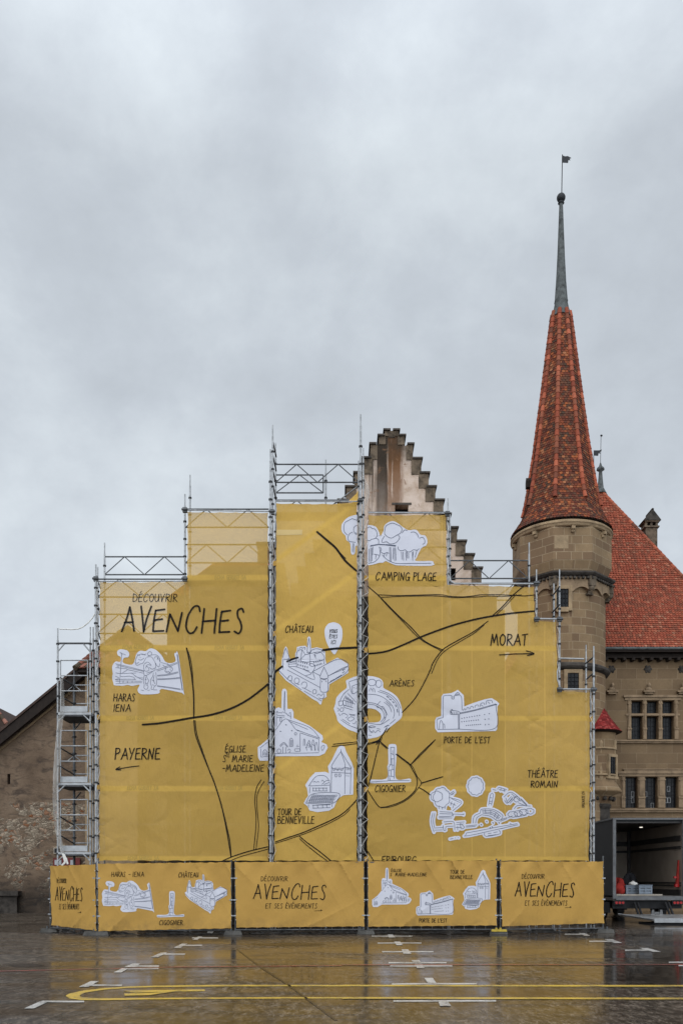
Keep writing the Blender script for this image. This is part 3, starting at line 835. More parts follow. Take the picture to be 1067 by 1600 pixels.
# little dormer hatch on the spire's left flank
m = MB(); P, N = facet(6); q = P(0.235, 0.5); dn = Vector((-1, 0, 0))
m.prism([q + Vector((0.05, -0.14, -0.2)), q + Vector((0.05, 0.14, -0.2)), q + Vector((0.05, 0.14, 0.1)), q + Vector((0.05, 0, 0.28)), q + Vector((0.05, -0.14, 0.1))], (-0.3, 0, 0))
m.build('spire_hatch', M['wood_dark'], roof)

# ------------------------------------------------------------------ palace facade right
YP = 44.0
def XP(px): return X_(px, YP)
def ZP(py): return Z_(py, YP)
palace = thing('castle_facade', (14.4, YP, 0), 'brown stone castle front with mullioned windows under a steep red tiled hip roof', 'castle')
xl, xr = 9.4, 19.4; ztop = 12.75
up = [(986.5, 1003.5), (1010.5, 1028), (1035, 1052.5), (1085, 1102), (1109.5, 1126), (1134, 1151)]
lo = [(977, 996), (1008, 1027), (1039.5, 1059), (1071, 1090), (1102, 1121)]
H = []
for a, b in up:
    H.append((XP(a), XP(b), ZP(1115), ZP(1095.5))); H.append((XP(a), XP(b), ZP(1155.8), ZP(1119.5)))
for a, b in lo: H.append((XP(a), XP(b), ZP(1263), ZP(1214.7)))
gdoor = (XP(1000), XP(1040), 0.0, 2.6)
m = MB(); wall_holes(m, xl, xr, 0, ztop, YP, [(a, b, c, d) for a, b, c, d in H if b < xr - 0.1], 0.32)
m.face([(xl, YP, 0), (xl, YP, ztop), (xl, YP+12, ztop), (xl, YP+12, 0)]); m.face([(xr, YP, 0), (xr, YP+12, 0), (xr, YP+12, ztop), (xr, YP, ztop)])
m.build('wall', M['palace_stone'], palace)
def palace_window(lights, rows, sillpy, frame, blind=False):
    xs0 = XP(lights[0][0]); xs1 = XP(lights[-1][1]); z0 = ZP(rows[-1][1]); z1 = ZP(rows[0][0])
    m = MB(); f = 0.09
    m.bx(xs0-0.42, xs1+0.42, YP-0.12, YP+0.02, z1+0.16, z1+0.27)      # hood
    m.bx(xs0-0.34, xs1+0.34, YP-0.07, YP+0.02, z1+0.03, z1+0.157)
    for i in range(len(lights)+1):                                       # mullions and jambs with moulded feet
        a = lights[i-1][1] if i else lights[0][0]-7.5
        b = lights[i][0] if i < len(lights) else lights[-1][1]+7.5
        xa, xb = XP(a)+0.035, XP(b)-0.035
        m.bx(xa, xb, YP-0.045, YP+0.02, z0+0.55, z1+0.027)
        m.bx(xa+0.05, xb-0.05, YP-0.085, YP-0.0455, z0+0.6, z1-0.02)
        m.bx(xa-0.025, xb+0.025, YP-0.11, YP+0.02, z0+0.47, z0+0.548)
        m.bx(xa-0.01, xb+0.01, YP-0.075, YP+0.02, z0+0.01, z0+0.468)
        m.bx(xa-0.02, xb+0.02, YP-0.10, YP+0.02, z1-0.16, z1-0.10)
    if len(rows) > 1:
        m.bx(xs0-0.28, xs1+0.28, YP-0.065, YP+0.03, ZP(rows[1][0])+0.02, ZP(rows[0][1])-0.02)
    w = m.build('window', M['trim_stone'], palace)
    m = MB(); m.bx(xs0-0.1, xs1+0.1, YP+0.30, YP+0.315, z0-0.05, z1+0.05); m.build('pane', M['glass_dark'], w)
    m = MB()
    for a, b in lights:
        for r0, r1 in rows:
            za, zb = ZP(r1), ZP(r0); n = 4 if len(rows) > 1 else 3
            for i in range(1, n):
                x = XP(a) + (XP(b)-XP(a))*i/n; m.tube((x, YP+0.285, za), (x, YP+0.285, zb), 0.009, 4)
            k = max(2, round((zb-za)/0.22))
            for i in range(1, k):
                z = za + (zb-za)*i/k; m.tube((XP(a), YP+0.285, z), (XP(b), YP+0.285, z), 0.007, 4)
    m.build('leaded_bars', M['leadline'], w)
    return w
w1 = palace_window(up[:3], [(1095.5, 1115), (1119.5, 1155.8)], 1157, True)
w2 = palace_window(lo[:4], [(1214.7, 1263)], 1264, True)
# white sheets stuck in the lower panes
for x0, y0 in ((988.5, 1236.5), (988.5, 1246), (1009, 1236.5), (1019.5, 1254.5), (1045, 1228), (1041, 1246), (1046, 1246)):
    m = MB(); a, b, c, d = XP(x0), XP(x0+5), ZP(y0+8.5), ZP(y0); t = 0.025; y = YP+0.27
    m.bx(a, a+t, y, y+0.01, c, d); m.bx(b-t, b, y, y+0.01, c, d); m.bx(a+t, b-t, y, y+0.01, c, c+t); m.bx(a+t, b-t, y, y+0.01, d-t, d)
    m.build('paper_frame', M['notice'], w2)
m = MB(); m.bx(xl, xr, YP-0.16, YP+0.01, ZP(1159.5), ZP(1157)); m.bx(xl, xr, YP-0.1, YP+0.01, ZP(1162)+0.002, ZP(1159.5)-0.003); m.build('string_course', M['trim_stone'], palace)
m = MB(); m.bx(xl, xr, YP-0.16, YP+0.01, ZP(1267), ZP(1264.3)); m.bx(xl, xr, YP-0.1, YP+0.01, ZP(1270)+0.002, ZP(1267)-0.003); m.build('string_course', M['trim_stone'], palace)
m = MB(); m.bx(XP(974), XP(1062)+3, YP-0.1, YP+0.01, ZP(1207.5), ZP(1203.5)); m.bx(XP(972), XP(1062)+3, YP-0.14, YP+0.01, ZP(1203.5)+0.003, ZP(1202)); m.build('string_course', M['trim_stone'], palace)
for px in (955, 1012, 1065):            # busts on little shelves, rosettes above
    m = MB(); x = XP(px); z = ZP(1083)
    m.bx(x-0.28, x+0.28, YP-0.26, YP+0.01, z, z+0.07); m.bx(x-0.2, x+0.2, YP-0.2, YP+0.01, z-0.09, z-0.003)
    m.ball((x, YP-0.1, z+0.14), 0.17, 12, 8, (1.0, 0.7, 0.75)); m.ball((x+0.02, YP-0.13, z+0.36), 0.1, 12, 8, (0.85, 0.9, 1.15))
    m.tube((x, YP-0.11, z+0.2), (x+0.02, YP-0.13, z+0.3), 0.06, 8)
    m.build('stone_bust', M['trim_stone'], palace)
    m = MB(); m.ball((x, YP-0.02, ZP(1046)), 0.13, 12, 8, (1, 0.4, 1))
    for i in range(6):
        a = i*math.pi/3; m.ball((x + 0.14*math.cos(a), YP-0.01, ZP(1046) + 0.14*math.sin(a)), 0.07, 8, 6, (1, 0.4, 1))
    m.build('rosette', M['soot_and_shade_stone'], palace)
# roof
eL = Vector((9.0, 43.5, 12.85)); eR = Vector((19.8, 43.5, 12.85)); ap = Vector((14.4, 50.0, 23.35)); ap2 = Vector((14.4, 51.1, 23.35))
bL = Vector((9.0, 57.6, 12.85)); bR = Vector((19.8, 57.6, 12.85))
m = MB()
m.face([eL, eR, ap]); m.face([eR, bR, ap2, ap]); m.face([bR, bL, ap2]); m.face([bL, eL, ap, ap2])
m.face([eL, bL, bR, eR])
roofp = m.build('roof', M['tile_palace'], palace)
nf = (eR-eL).cross(ap-eL).normalized()
m = MB()
tiles(m, lambda t, s: eL.lerp(ap, t).lerp(eR.lerp(ap, t), s), lambda t, s: nf, 84, lambda t: 10.8*(1-t), 0.15, 0.055, 0.6)
nr_ = (bR-eR).cross(ap-eR).normalized()
tiles(m, lambda t, s: eR.lerp(ap, t).lerp(bR.lerp(ap2, t), s), lambda t, s: nr_, 33, lambda t: 13*(1-t)+1, 0.33, 0.035, 0.5)
m.build('roof_tiles', M['tile_palace'], roofp)
m = MB(); ridge_run(m, [eR, ap], 0.11, 0.33); m.build('hip_tiles', M['tile_ridge'], roofp)
m = MB(); ridge_run(m, [eL, ap], 0.11, 0.33); m.build('hip_tiles', M['tile_ridge'], roofp)
m = MB(); m.bx(8.9, 19.9, 43.42, 44.0, 12.62, 12.8); m.bx(9.2, 19.6, 43.72, 44.0, 12.40, 12.617); m.build('eaves_board', M['wood_dark'], palace)
m = MB(); m.tube((8.9, 43.4, 12.78), (19.9, 43.4, 12.78), 0.07, 10); m.build('gutter', M['lead'], palace)
m = MB()
for i in range(24):
    x = 9.3 + i*0.44; m.bx(x, x+0.14, 43.55, 44.0, 12.26, 12.395)
m.build('eaves_bracket', M['wood_dark'], palace)
# lead finials: the front one with a rod, the one behind with a flag vane
for q, typ in ((ap, 0), (ap2, 1)):
    m = MB(); m.smooth = True
    c = (q.x + (0.05 if typ == 0 else 0.0), q.y)
    k = q.y/F
    z0 = q.z
    if typ == 0:
        m.lathe(c, [(0.34, z0-0.25), (0.17, z0+0.1), (0.12, z0+0.6), (0.09, z0+1.0), (0.12, z0+1.03), (0.22, z0+1.1), (0.20, z0+1.2), (0.09, z0+1.3), (0.03, z0+1.5)], 20)
        fin = m.build('lead_finial', M['lead'], palace)
        m = MB(); m.tube((c[0], c[1], z0+1.45), (c[0]+0.03, c[1], z0+3.05), 0.014, 6); m.ball((c[0]+0.05, c[1], z0+3.02), 0.06, 8, 6, (1.2, 0.6, 1)); m.build('vane_rod', M['iron'], fin)
    else:
        m.lathe(c, [(0.34, z0-0.25), (0.16, z0+0.1), (0.10, z0+0.5), (0.19, z0+0.62), (0.17, z0+0.7), (0.05, z0+0.8)], 20)
        fin = m.build('lead_finial', M['lead'], palace)
        m = MB(); m.tube((c[0], c[1], z0+0.75), (c[0]-0.02, c[1], z0+2.42), 0.018, 6); m.build('vane_rod', M['iron'], fin)
        m = MB(); Yq = c[1]
        m.prism([at(x, y, Yq) for x, y in ((927.5, 703.5), (936, 703.5), (940, 702), (939.5, 705), (937, 706), (938, 708.5), (935, 708), (934.5, 712), (927.5, 711.5))], (0, 0.02, 0)); m.build('weather_vane', M['iron'], fin)
# chimney with its gabled hood
YC = 50.6; xc = X_(1014.5, YC)
m = MB(); m.bx(xc-0.33, xc+0.33, YC-0.35, YC+0.35, Z_(860, YC), Z_(828, YC)); chm = m.build('chimney', M['step_stone'], roofp)
m = MB()
z = Z_(828, YC); m.bx(xc-0.42, xc+0.42, YC-0.44, YC+0.44, z+0.002, z+0.08)
for sx in (-1, 0, 1): m.bx(xc+sx*0.3-0.06, xc+sx*0.3+0.06, YC-0.35, YC+0.35, z+0.082, z+0.30)
m.bx(xc-0.42, xc+0.42, YC-0.44, YC+0.44, z+0.302, z+0.37)
m.build('chimney_vents', M['step_stone'], chm)
m = MB(); zz = z+0.372
m.prism([(xc-0.5, YC-0.5, zz), (xc+0.5, YC-0.5, zz), (xc+0.02, YC-0.5, zz+0.62)], (0, 1.0, 0)); m.tube((xc+0.02, YC-0.5, zz+0.6), (xc+0.02, YC+0.5, zz+0.6), 0.07, 8)
m.build('chimney_hood', M['soot_and_shade_stone'], chm)

# ------------------------------------------------------------------ corner turret with red cone
YQ = 41.2; QX = X_(931.5, YQ); SQ = YQ/F
tur = thing('corner_turret', (QX, YQ, Z_(1256, YQ)), 'small round oriel turret with a bright red cone roof beside the tall tower', 'turret')
def ZQ(py): return EYE + (HOR-py)*SQ
m = MB(); m.smooth = True
m.lathe((QX, YQ), [(0.55, ZQ(1262)), (0.70, ZQ(1250)), (0.78, ZQ(1243)), (1.10, ZQ(1240)), (1.12, ZQ(1237)), (0.9, ZQ(1226)), (0.86, ZQ(1214)), (0.85, ZQ(1180)), (0.85, ZQ(1150)), (0.9, ZQ(1147))], 40, a0=-math.pi/2)
m.build('shaft', M['tower_stone'], tur)
m = MB(); m.lathe((QX, YQ), [(0.62, ZQ(1290)), (0.6, ZQ(1266)), (0.66, ZQ(1262)), (0.66, ZQ(1259)), (0.6, ZQ(1257))], 32, a0=-math.pi/2)
for i in range(14):
    a = 2*math.pi*i/14; m.ball((QX + 0.78*math.cos(a), YQ + 0.78*math.sin(a), ZQ(1250)), 0.10, 8, 6)
m.build('corbel', M['soot_and_shade_stone'], tur)
def cone_p(t, s):
    prof = [(0, 38.5), (0.12, 31), (0.3, 21.5), (0.55, 11), (0.8, 4), (1.0, 0.6)]
    for i in range(len(prof)-1):
        if t <= prof[i+1][0] + 1e-9:
            k = (t-prof[i][0])/(prof[i+1][0]-prof[i][0]); r_ = (prof[i][1]*(1-k) + prof[i+1][1]*k)*SQ; break
    a = s*2*math.pi
    return Vector((QX + r_*math.cos(a), YQ + r_*math.sin(a), ZQ(1146) + t*(ZQ(1075)-ZQ(1146))))
def cone_n(t, s):
    a = s*2*math.pi; return Vector((math.cos(a), math.sin(a), 0.7)).normalized()
m = MB()
rows = [[cone_p(t/12, s/32) for s in range(32)] for t in range(13)]
m.grid(rows, None, True)
rf = m.build('cone_roof', M['tile_red'], tur)
m = MB(); tiles(m, cone_p, cone_n, 30, lambda t: 2*math.pi*max(0.08, 1.1*(1-t)**1.5), 0.13, 0.02, 0.5); m.build('cone_tiles', M['tile_red'], rf)
m = MB(); m.lathe((QX, YQ), [(0.9, ZQ(1148.5)), (1.0, ZQ(1148)), (1.12, ZQ(1146.3)), (1.14, ZQ(1145.5))], 40, cap=False); m.build('eaves_board', M['wood_dark'], tur)
yw = YQ - 0.86
# the window sits on the curve, turned about 37 degrees towards the square's right side
wa = R(37); wc = Vector((QX + 0.84*math.sin(wa), YQ - 0.84*math.cos(wa), 0)); wt = Matrix.Rotation(wa, 3, 'Z')
def turned(mm): mm.v = [wc + wt @ p for p in mm.v]; return mm
x0, x1 = -0.205, 0.205; z0, z1 = Z_(1212, yw), Z_(1182.5, yw)
m = MB()
for a, b, c, d in ((x0-0.12, x0, z0-0.03, z1+0.13), (x1, x1+0.12, z0-0.03, z1+0.13), (x0, x1, z1, z1+0.13), (x0-0.18, x1+0.18, z0-0.14, z0-0.033)):
    m.bx(a, b, -0.09, 0.14, c, d)
w = turned(m).build('window', M['trim_pale'], tur)
m = MB(); m.bx(x0, x1, -0.045, -0.03, z0, z1); turned(m).build('pane', M['glass_dark'], w)
m = MB()
for i in (1, 2): m.tube((x0+(x1-x0)*i/3, -0.06, z0), (x0+(x1-x0)*i/3, -0.06, z1), 0.012, 5)
for i in range(1, 5): m.tube((x0, -0.06, z0+(z1-z0)*i/5), (x1, -0.06, z0+(z1-z0)*i/5), 0.01, 5)
turned(m).build('bars', M['leadline'], w)
for px in (938.5, 960.0):            # baluster columns either side
    m = MB(); m.smooth = True
    yy = yw + (0.06 if px < 945 else 0.36); c = (X_(px, yy), yy)
    m.lathe(c, [(0.09, Z_(1221, yy)), (0.11, Z_(1214, yy)), (0.06, Z_(1211, yy)), (0.085, Z_(1203, yy)), (0.05, Z_(1196, yy)), (0.045, Z_(1180, yy)), (0.06, Z_(1172, yy)), (0.1, Z_(1169, yy)), (0.08, Z_(1164, yy)), (0.1, Z_(1160, yy)), (0.04, Z_(1156, yy))], 14)
    m.build('column', M['trim_pale'], tur)
m = MB(); m.lathe((QX, YQ), [(0.87, ZQ(1175)), (0.92, ZQ(1174)), (0.92, ZQ(1172.5)), (0.87, ZQ(1171.5))], 40, cap=False); m.lathe((QX, YQ), [(0.87, ZQ(1216)), (0.95, ZQ(1215)), (0.95, ZQ(1213)), (0.87, ZQ(1212))], 40, cap=False)
m.build('moulding', M['trim_pale'], tur)

# ------------------------------------------------------------------ old barn left
YB = 42.0
barn = thing('old_barn', (X_(20, YB), YB, 0), 'old barn gable of crumbling brown plaster and rubble stone at the left edge', 'barn')
m = MB(); zb0 = 1374 + 1.6*F/YB
op = (11.5, 16, 1210, 1226)
x_l, x_r = X_(-130, YB), X_(268, YB)
# the gable slope as a fan of columns so the slit stays open
slit = (X_(op[0], YB), X_(op[1], YB), Z_(op[3], YB), Z_(op[2], YB))
zline = Z_(1240, YB)
def slope_y(px): return 1166 - (px)*0.80 if px < 200 else 1006 + (px-200)*0.8
pts = [(-130, 1270), (0, 1166), (200, 1006), (260, 1054)]
wall_holes(m, x_l, x_r, 0, Z_(1270, YB), YB, [], 0.3)
base = [at(-130, 1270, YB), at(11.5, 1270, YB)]
m.prism([at(-130, 1270, YB), at(11.5, 1270, YB), at(11.5, 1166-9.2, YB), at(0, 1166, YB)], (0, 0.4, 0))
m.prism([at(16, 1270, YB), at(268, 1270, YB), at(268, 1060, YB), at(200, 1006, YB), at(16, 1166-12.8, YB)], (0, 0.4, 0))
m.prism([at(11.5, 1270, YB), at(16, 1270, YB), at(16, 1226, YB), at(11.5, 1226, YB)], (0, 0.4, 0))
m.prism([at(11.5, 1210, YB), at(16, 1210, YB), at(16, 1166-12.8, YB), at(11.5, 1166-9.2, YB)], (0, 0.4, 0))
m.build('wall', M['barn'], barn)
m = MB(); m.bx(slit[0]-0.05, slit[1]+0.05, YB+0.3, YB+0.32, slit[2]-0.05, slit[3]+0.05); m.build('slit_window', M['wood_dark'], barn)
m = MB()                                      # verge board and roof
d = Vector((0, 0, 0.0))
a = at(-140, 1278-18, YB-0.5); b = at(200, 1006-24, YB-0.5); c_ = at(262, 1030, YB-0.5)
dn = Vector((0, 0, -0.52))
m.prism([a, b, b+dn, a+dn], (0, 0.09, 0)); m.prism([b + Vector((0.002, 0, 0)), c_, c_+dn, b+dn + Vector((0.002, 0, 0))], (0, 0.09, 0))
m.build('verge_board', M['wood_dark'], barn)
m = MB(); upv = Vector((0, -0.06, 0.02)); th = Vector((0, 0, 0.13))
m.prism([a+upv, b+upv, b+upv+th, a+upv+th], (0, 8, 0)); m.prism([b+upv + Vector((0.002, 0, 0)), c_+upv, c_+upv+th, b+upv+th + Vector((0.002, 0, 0))], (0, 8, 0))
m.build('roof', M['wood_brown'], barn)
m = MB()
cor = Vector((0, 0, -0.515)); th = Vector((0, 0, -0.12))
m.prism([a+cor+Vector((0, 0.44, 0)), b+cor+Vector((0, 0.44, 0)), b+cor+th+Vector((0, 0.44, 0)), a+cor+th+Vector((0, 0.44, 0))], (0, 0.07, 0))
m.build('plaster_cornice', M['trim_pale'], barn)
# stone shelf low on the wall
m = MB(); z0 = Z_(1424, YB)
m.bx(X_(-60, YB), X_(34, YB), YB-0.5, YB+0.01, Z_(1400, YB), Z_(1393, YB)); m.bx(X_(-60, YB), X_(30, YB), YB-0.3, YB+0.01, 0.0, Z_(1400, YB)-0.003)
m.build('stone_shelf', M['soot_and_shade_stone'], barn)

# tiled porch projecting from the barn, half hidden by the cloth
YA = 40.3
an = thing('side_annex', (X_(165, YA), YA, 0), 'narrow plastered annex with a weathered red tile roof behind the left scaffold bay', 'annex')
m = MB(); m.bx(X_(133, YA), X_(215, YA), YA, YB-0.01, 0, Z_(1046, YA)); m.build('wall', M['trim_pale'], an)
A0 = at(117, 1044, YA-0.7); A1 = at(232, 1044, YA-0.7); A2 = at(196, 985, YB+0.3); A3 = at(192, 985, YB+0.3)
B0 = Vector((A0.x, YB-0.05, A0.z))
m = MB(); m.face([A0, A1, A2, A3]); m.face([A0, A3, B0]); m.face([A0, B0, Vector((A1.x, YB-0.05, A1.z)), A1]); rfa = m.build('roof', M['tile_old'], an)
m = MB(); n0 = (A1-A0).cross(A3-A0).normalized()
tiles(m, lambda t, s: A0.lerp(A3, t).lerp(A1.lerp(A2, t), s), lambda t, s: n0, 9, lambda t: 3.4*(1-t)+0.2, 0.2, 0.05, 0.5)
m.build('roof_tiles', M['tile_old'], rfa)
m = MB(); ridge_run(m, [A0, A3], 0.12, 0.36); m.build('hip_tiles', M['tile_old'], rfa)
m = MB(); m.bx(A0.x+0.05, A1.x, YA-0.6, YB-0.06, A0.z-0.16, A0.z-0.02); m.build('eaves_board', M['wood_dark'], an)

# farther roof peeping at the left frame edge
YF = 62.0
far = thing('far_house', (X_(-40, YF), YF, 0), 'dark roofed house peeping out beyond the barn slope', 'house')
m = MB(); m.bx(X_(-200, YF), X_(10, YF), YF, YF+8, 0, Z_(1150, YF)); m.build('wall', M['barn'], far)
m = MB(); m.prism([at(-200, 1160, YF-0.4), at(32, 1160, YF-0.4), at(-14, 1100, YF-0.4), at(-160, 1100, YF-0.4)], (0, 9, 0)); rr = m.build('roof', M['wood_brown'], far)
m = MB(); ridge_run(m, [at(34, 1162, YF-0.5), at(-14, 1099, YF-0.5)], 0.14, 0.36); m.build('verge_tiles', M['tile_old'], rr)
# ------------------------------------------------------------------ box truck with its tail lift down
M['truck_skin'] = simple('grey_truck_skin', (0.028, 0.029, 0.031), 0.6, 0.0, 0.1, 2)
M['truck_frame'] = simple('dull_aluminium_frame', (0.12, 0.12, 0.122), 0.5, 0.3, 0.2, 5)
M['truck_white'] = simple('cargo_lining', (0.26, 0.215, 0.175), 0.6, 0.0, 0.12, 1.5)
M['truck_floor'] = simple('cargo_floor', (0.10, 0.09, 0.08), 0.6, 0.0, 0.3, 3)
M['truck_dark'] = simple('chassis_black', (0.012, 0.012, 0.013), 0.6, 0.0, 0.3, 5)
M['lash_rail'] = simple('lashing_rail', (0.045, 0.042, 0.04), 0.5, 0.2, 0.2, 5)
M['red_lens'] = simple('red_lens', (0.30, 0.012, 0.012), 0.2, 0.0, 0.1, 5)
M['red_cloth'] = simple('red_cloth', (0.27, 0.022, 0.016), 0.8, 0.0, 0.25, 5)
M['black_cloth'] = simple('black_cloth', (0.012, 0.012, 0.014), 0.8, 0.0, 0.25, 5)
M['crate_grey'] = simple('grey_plastic_crate', (0.17, 0.20, 0.24), 0.5, 0.0, 0.15, 4)
M['board_pale'] = simple('pale_board', (0.34, 0.30, 0.25), 0.6, 0.0, 0.2, 2)
M['lift_plate'] = simple('lift_platform_plate', (0.36, 0.35, 0.34), 0.3, 0.5, 0.3, 3)
tx0, tx1, ty0, ty1, tz0, tz1 = 10.02, 12.66, 33.0, 39.2, 0.92, 3.80
truck = thing('box_truck', ((tx0+tx1)/2, 36.0, 0), 'dark grey box truck with an open cargo bay and its tail lift lowered', 'truck')
m = MB()
w = 0.06
m.bx(tx0, tx0+w, ty0+0.1, ty1, tz0, tz1-0.08); m.bx(tx1-w, tx1, ty0+0.1, ty1, tz0, tz1-0.08)
m.bx(tx0+w, tx1-w, ty1-w, ty1, tz0, tz1-0.08); m.bx(tx0, tx1, ty0+0.1, ty1, tz1-0.077, tz1)
m.build('cargo_box', M['truck_skin'], truck)
m = MB()
m.bx(tx0+w+0.003, tx0+w+0.012, ty0+0.12, ty1-w-0.02, tz0+0.06, tz1-0.14); m.bx(tx1-w-0.012, tx1-w-0.003, ty0+0.12, ty1-w-0.02, tz0+0.06, tz1-0.14)
m.bx(tx0+w+0.02, tx1-w-0.02, ty1-w-0.014, ty1-w-0.004, tz0+0.06, tz1-0.14)
m.build('lining', M['truck_white'], truck)
m = MB(); m.bx(tx0+w+0.003, tx1-w-0.003, ty0+0.12, ty1-w-0.003, tz1-0.135, tz1-0.08); m.build('ceiling', M['lash_rail'], truck)
m = MB(); m.bx(tx0, tx1, ty0+0.08, ty1, tz0-0.12, tz0+0.055); m.build('cargo_floor', M['truck_floor'], truck)
for z, h in ((3.02, 0.20), (2.73, 0.10), (1.42, 0.06), (1.32, 0.05)):
    m = MB(); m.bx(tx1-w-0.045, tx1-w-0.013, ty0+0.2, ty1-w-0.05, z, z+h); m.bx(tx0+w+0.05, tx1-w-0.05, ty1-w-0.05, ty1-w-0.015, z, z+h); m.bx(tx0+w+0.013, tx0+w+0.045, ty0+0.2, ty1-w-0.05, z, z+h)
    m.build('lashing_rail', M['lash_rail'], truck)
m = MB(); m.bx(tx1-w-0.05, tx1-w-0.014, ty0+0.2, ty1-w-0.05, tz0+0.06, 1.20); m.build('kick_board', M['lash_rail'], truck)
m = MB(); m.bx(tx1-w-0.14, tx1-w-0.02, ty1-w-0.14, ty1-w-0.052, tz0+0.06, tz1-0.14); m.build('corner_post', M['lash_rail'], truck)
m = MB()
for a, b in ((tx0-0.02, tx0+0.09), (tx1-0.09, tx1+0.02)): m.bx(a, b, ty0, ty0+0.09, tz0-0.05, tz1-0.02)
m.bx(tx0-0.02, tx1+0.02, ty0-0.004, ty0+0.1, tz1-0.017, tz1+0.05); m.bx(tx0+0.093, tx1-0.093, ty0, ty0+0.075, tz0-0.10, tz0+0.04)
m.build('rear_frame', M['truck_frame'], truck)
m = MB(); m.bx(tx0-0.03, tx1+0.03, ty0+0.1, ty1, tz1+0.002, tz1+0.06); m.build('roof_rim', M['truck_frame'], truck)
m = MB(); m.bx(tx0+0.5, tx0+0.62, ty0+0.4, ty1+2.0, 0.45, 0.79); m.bx(tx1-0.62, tx1-0.5, ty0+0.4, ty1+2.0, 0.45, 0.79); m.bx(tx0+0.05, tx1-0.05, ty0+0.2, ty0+0.32, 0.5, 0.78)
m.bx(tx0+0.02, tx0+0.06, ty0+0.6, ty1-2, 0.32, 0.72)
m.build('chassis', M['truck_dark'], truck)
m = MB(); m.prism([(tx0+0.1, ty1+0.3, 0.5), (tx0+0.1, ty1+2.2, 0.5), (tx0+0.1, ty1+2.2, 1.6), (tx0+0.1, ty1+1.7, 2.6), (tx0+0.1, ty1+0.3, 2.7)], (tx1-tx0-0.2, 0, 0)); m.build('cab', M['truck_skin'], truck)
for y in (35.3, ty1+1.2):
    for x in (tx0+0.18, tx1-0.18):
        m = MB(); m.tube((x-0.16, y, 0.48), (x+0.16, y, 0.48), 0.48, 28); wh = m.build('wheel', M['rubber'], truck)
        m = MB(); m.tube((x-0.17, y, 0.48), (x+0.17, y, 0.48), 0.26, 20); m.build('rim', M['steel_dark'], wh)
for x in (tx0+0.24, tx1-0.26):
    m = MB(); m.bx(x-0.2, x+0.2, ty0+0.06, ty0+0.16, 0.64, 0.80); lt = m.build('tail_light', M['truck_dark'], truck)
    m = MB()
    for dx in (-0.12, 0.0, 0.12): m.tube((x+dx, ty0+0.03, 0.72), (x+dx, ty0+0.058, 0.72), 0.05, 12)
    m.build('lens', M['red_lens'], lt)
k = NM('cargo_lamp_glow'); em = k.n('ShaderNodeEmission'); em.inputs[0].default_value = (1, 0.93, 0.8, 1); em.inputs[1].default_value = 1.5
M['lamp'] = k.done(em.outputs[0])
m = MB(); m.tube((11.9, 35.6, tz1-0.16), (11.9, 35.6, tz1-0.137), 0.06, 14); m.build('cargo_lamp', M['lamp'], truck)
m = MB(); zl = 0.16
m.prism([(tx0+0.05, 32.6, zl+0.1), (tx1-0.05, 32.6, zl+0.1), (tx1-0.05, 30.9, zl-0.02), (tx0+0.75, 30.9, zl-0.02)], (0, 0, 0.05)); m.build('lift_platform', M['lift_plate'], truck)
m = MB(); m.bx(tx0+0.76, tx1-0.05, 30.86, 30.897, zl-0.07, zl+0.08); m.tube((tx0+0.05, 32.6, zl+0.16), (tx0+0.75, 30.9, zl+0.04), 0.03, 6); m.build('platform_edge', M['alu'], truck)
m = MB(); m.bx(tx0+0.75, tx1-0.1, 31.0, 32.5, 0.0, 0.05); m.bx(tx0+0.8, tx0+1.0, 30.95, 31.2, 0.0, zl-0.08); m.build('platform_feet', M['truck_dark'], truck)
for x in (tx0+0.78, tx0+0.9, tx1-0.72, tx1-0.6):
    m = MB(); m.tube((x, 33.05, 0.72), (x, 32.58, 0.28), 0.045, 8); m.build('lift_arm', M['truck_dark'], truck)
m = MB()
for x in (11.25, 11.55): m.prism([(x, 32.55, 0.30), (x+0.13, 32.55, 0.30), (x+0.10, 32.55, 0.48), (x+0.03, 32.55, 0.48)], (0, 0.04, 0))
m.bx(11.38, 11.55, 32.56, 32.6, 0.32, 0.4); m.build('lift_bracket', M['truck_frame'], truck)
# what is lying in the truck
def crumple(c, s, seed, mat, name, label, cat, sub=2):
    rnd = random.Random(seed); m = MB(); m.smooth = True
    rows = []
    for i in range(13):
        t = math.pi*i/12; row = []
        for j in range(20):
            a = 2*math.pi*j/20
            q = 1 + 0.17*math.sin(3*a + seed + 2*t) + 0.13*math.sin(5*a - 3*t + seed*2) + rnd.uniform(-0.06, 0.06)
            z = -math.cos(t); z = max(z, -0.55)
            row.append(Vector((c[0] + s[0]*math.sin(t)*math.cos(a)*q, c[1] + s[1]*math.sin(t)*math.sin(a)*q, c[2] + s[2]*(z+0.55)/1.55*(0.9+0.2*math.sin(2*a+seed)))))
        rows.append(row)
    m.grid(rows, None, True)
    return m.solo(name, mat, label, cat)
fl = tz0 + 0.058
crumple((10.62, 34.5, fl), (0.34, 0.4, 0.62), 3, M['red_cloth'], 'folded_jacket', 'crumpled bright red cloth heaped at the left of the truck bed', 'jacket')
crumple((11.22, 34.9, fl), (0.30, 0.3, 0.80), 8, M['black_cloth'], 'cloth_bag', 'black rounded bag standing behind the grey crates in the truck', 'bag')
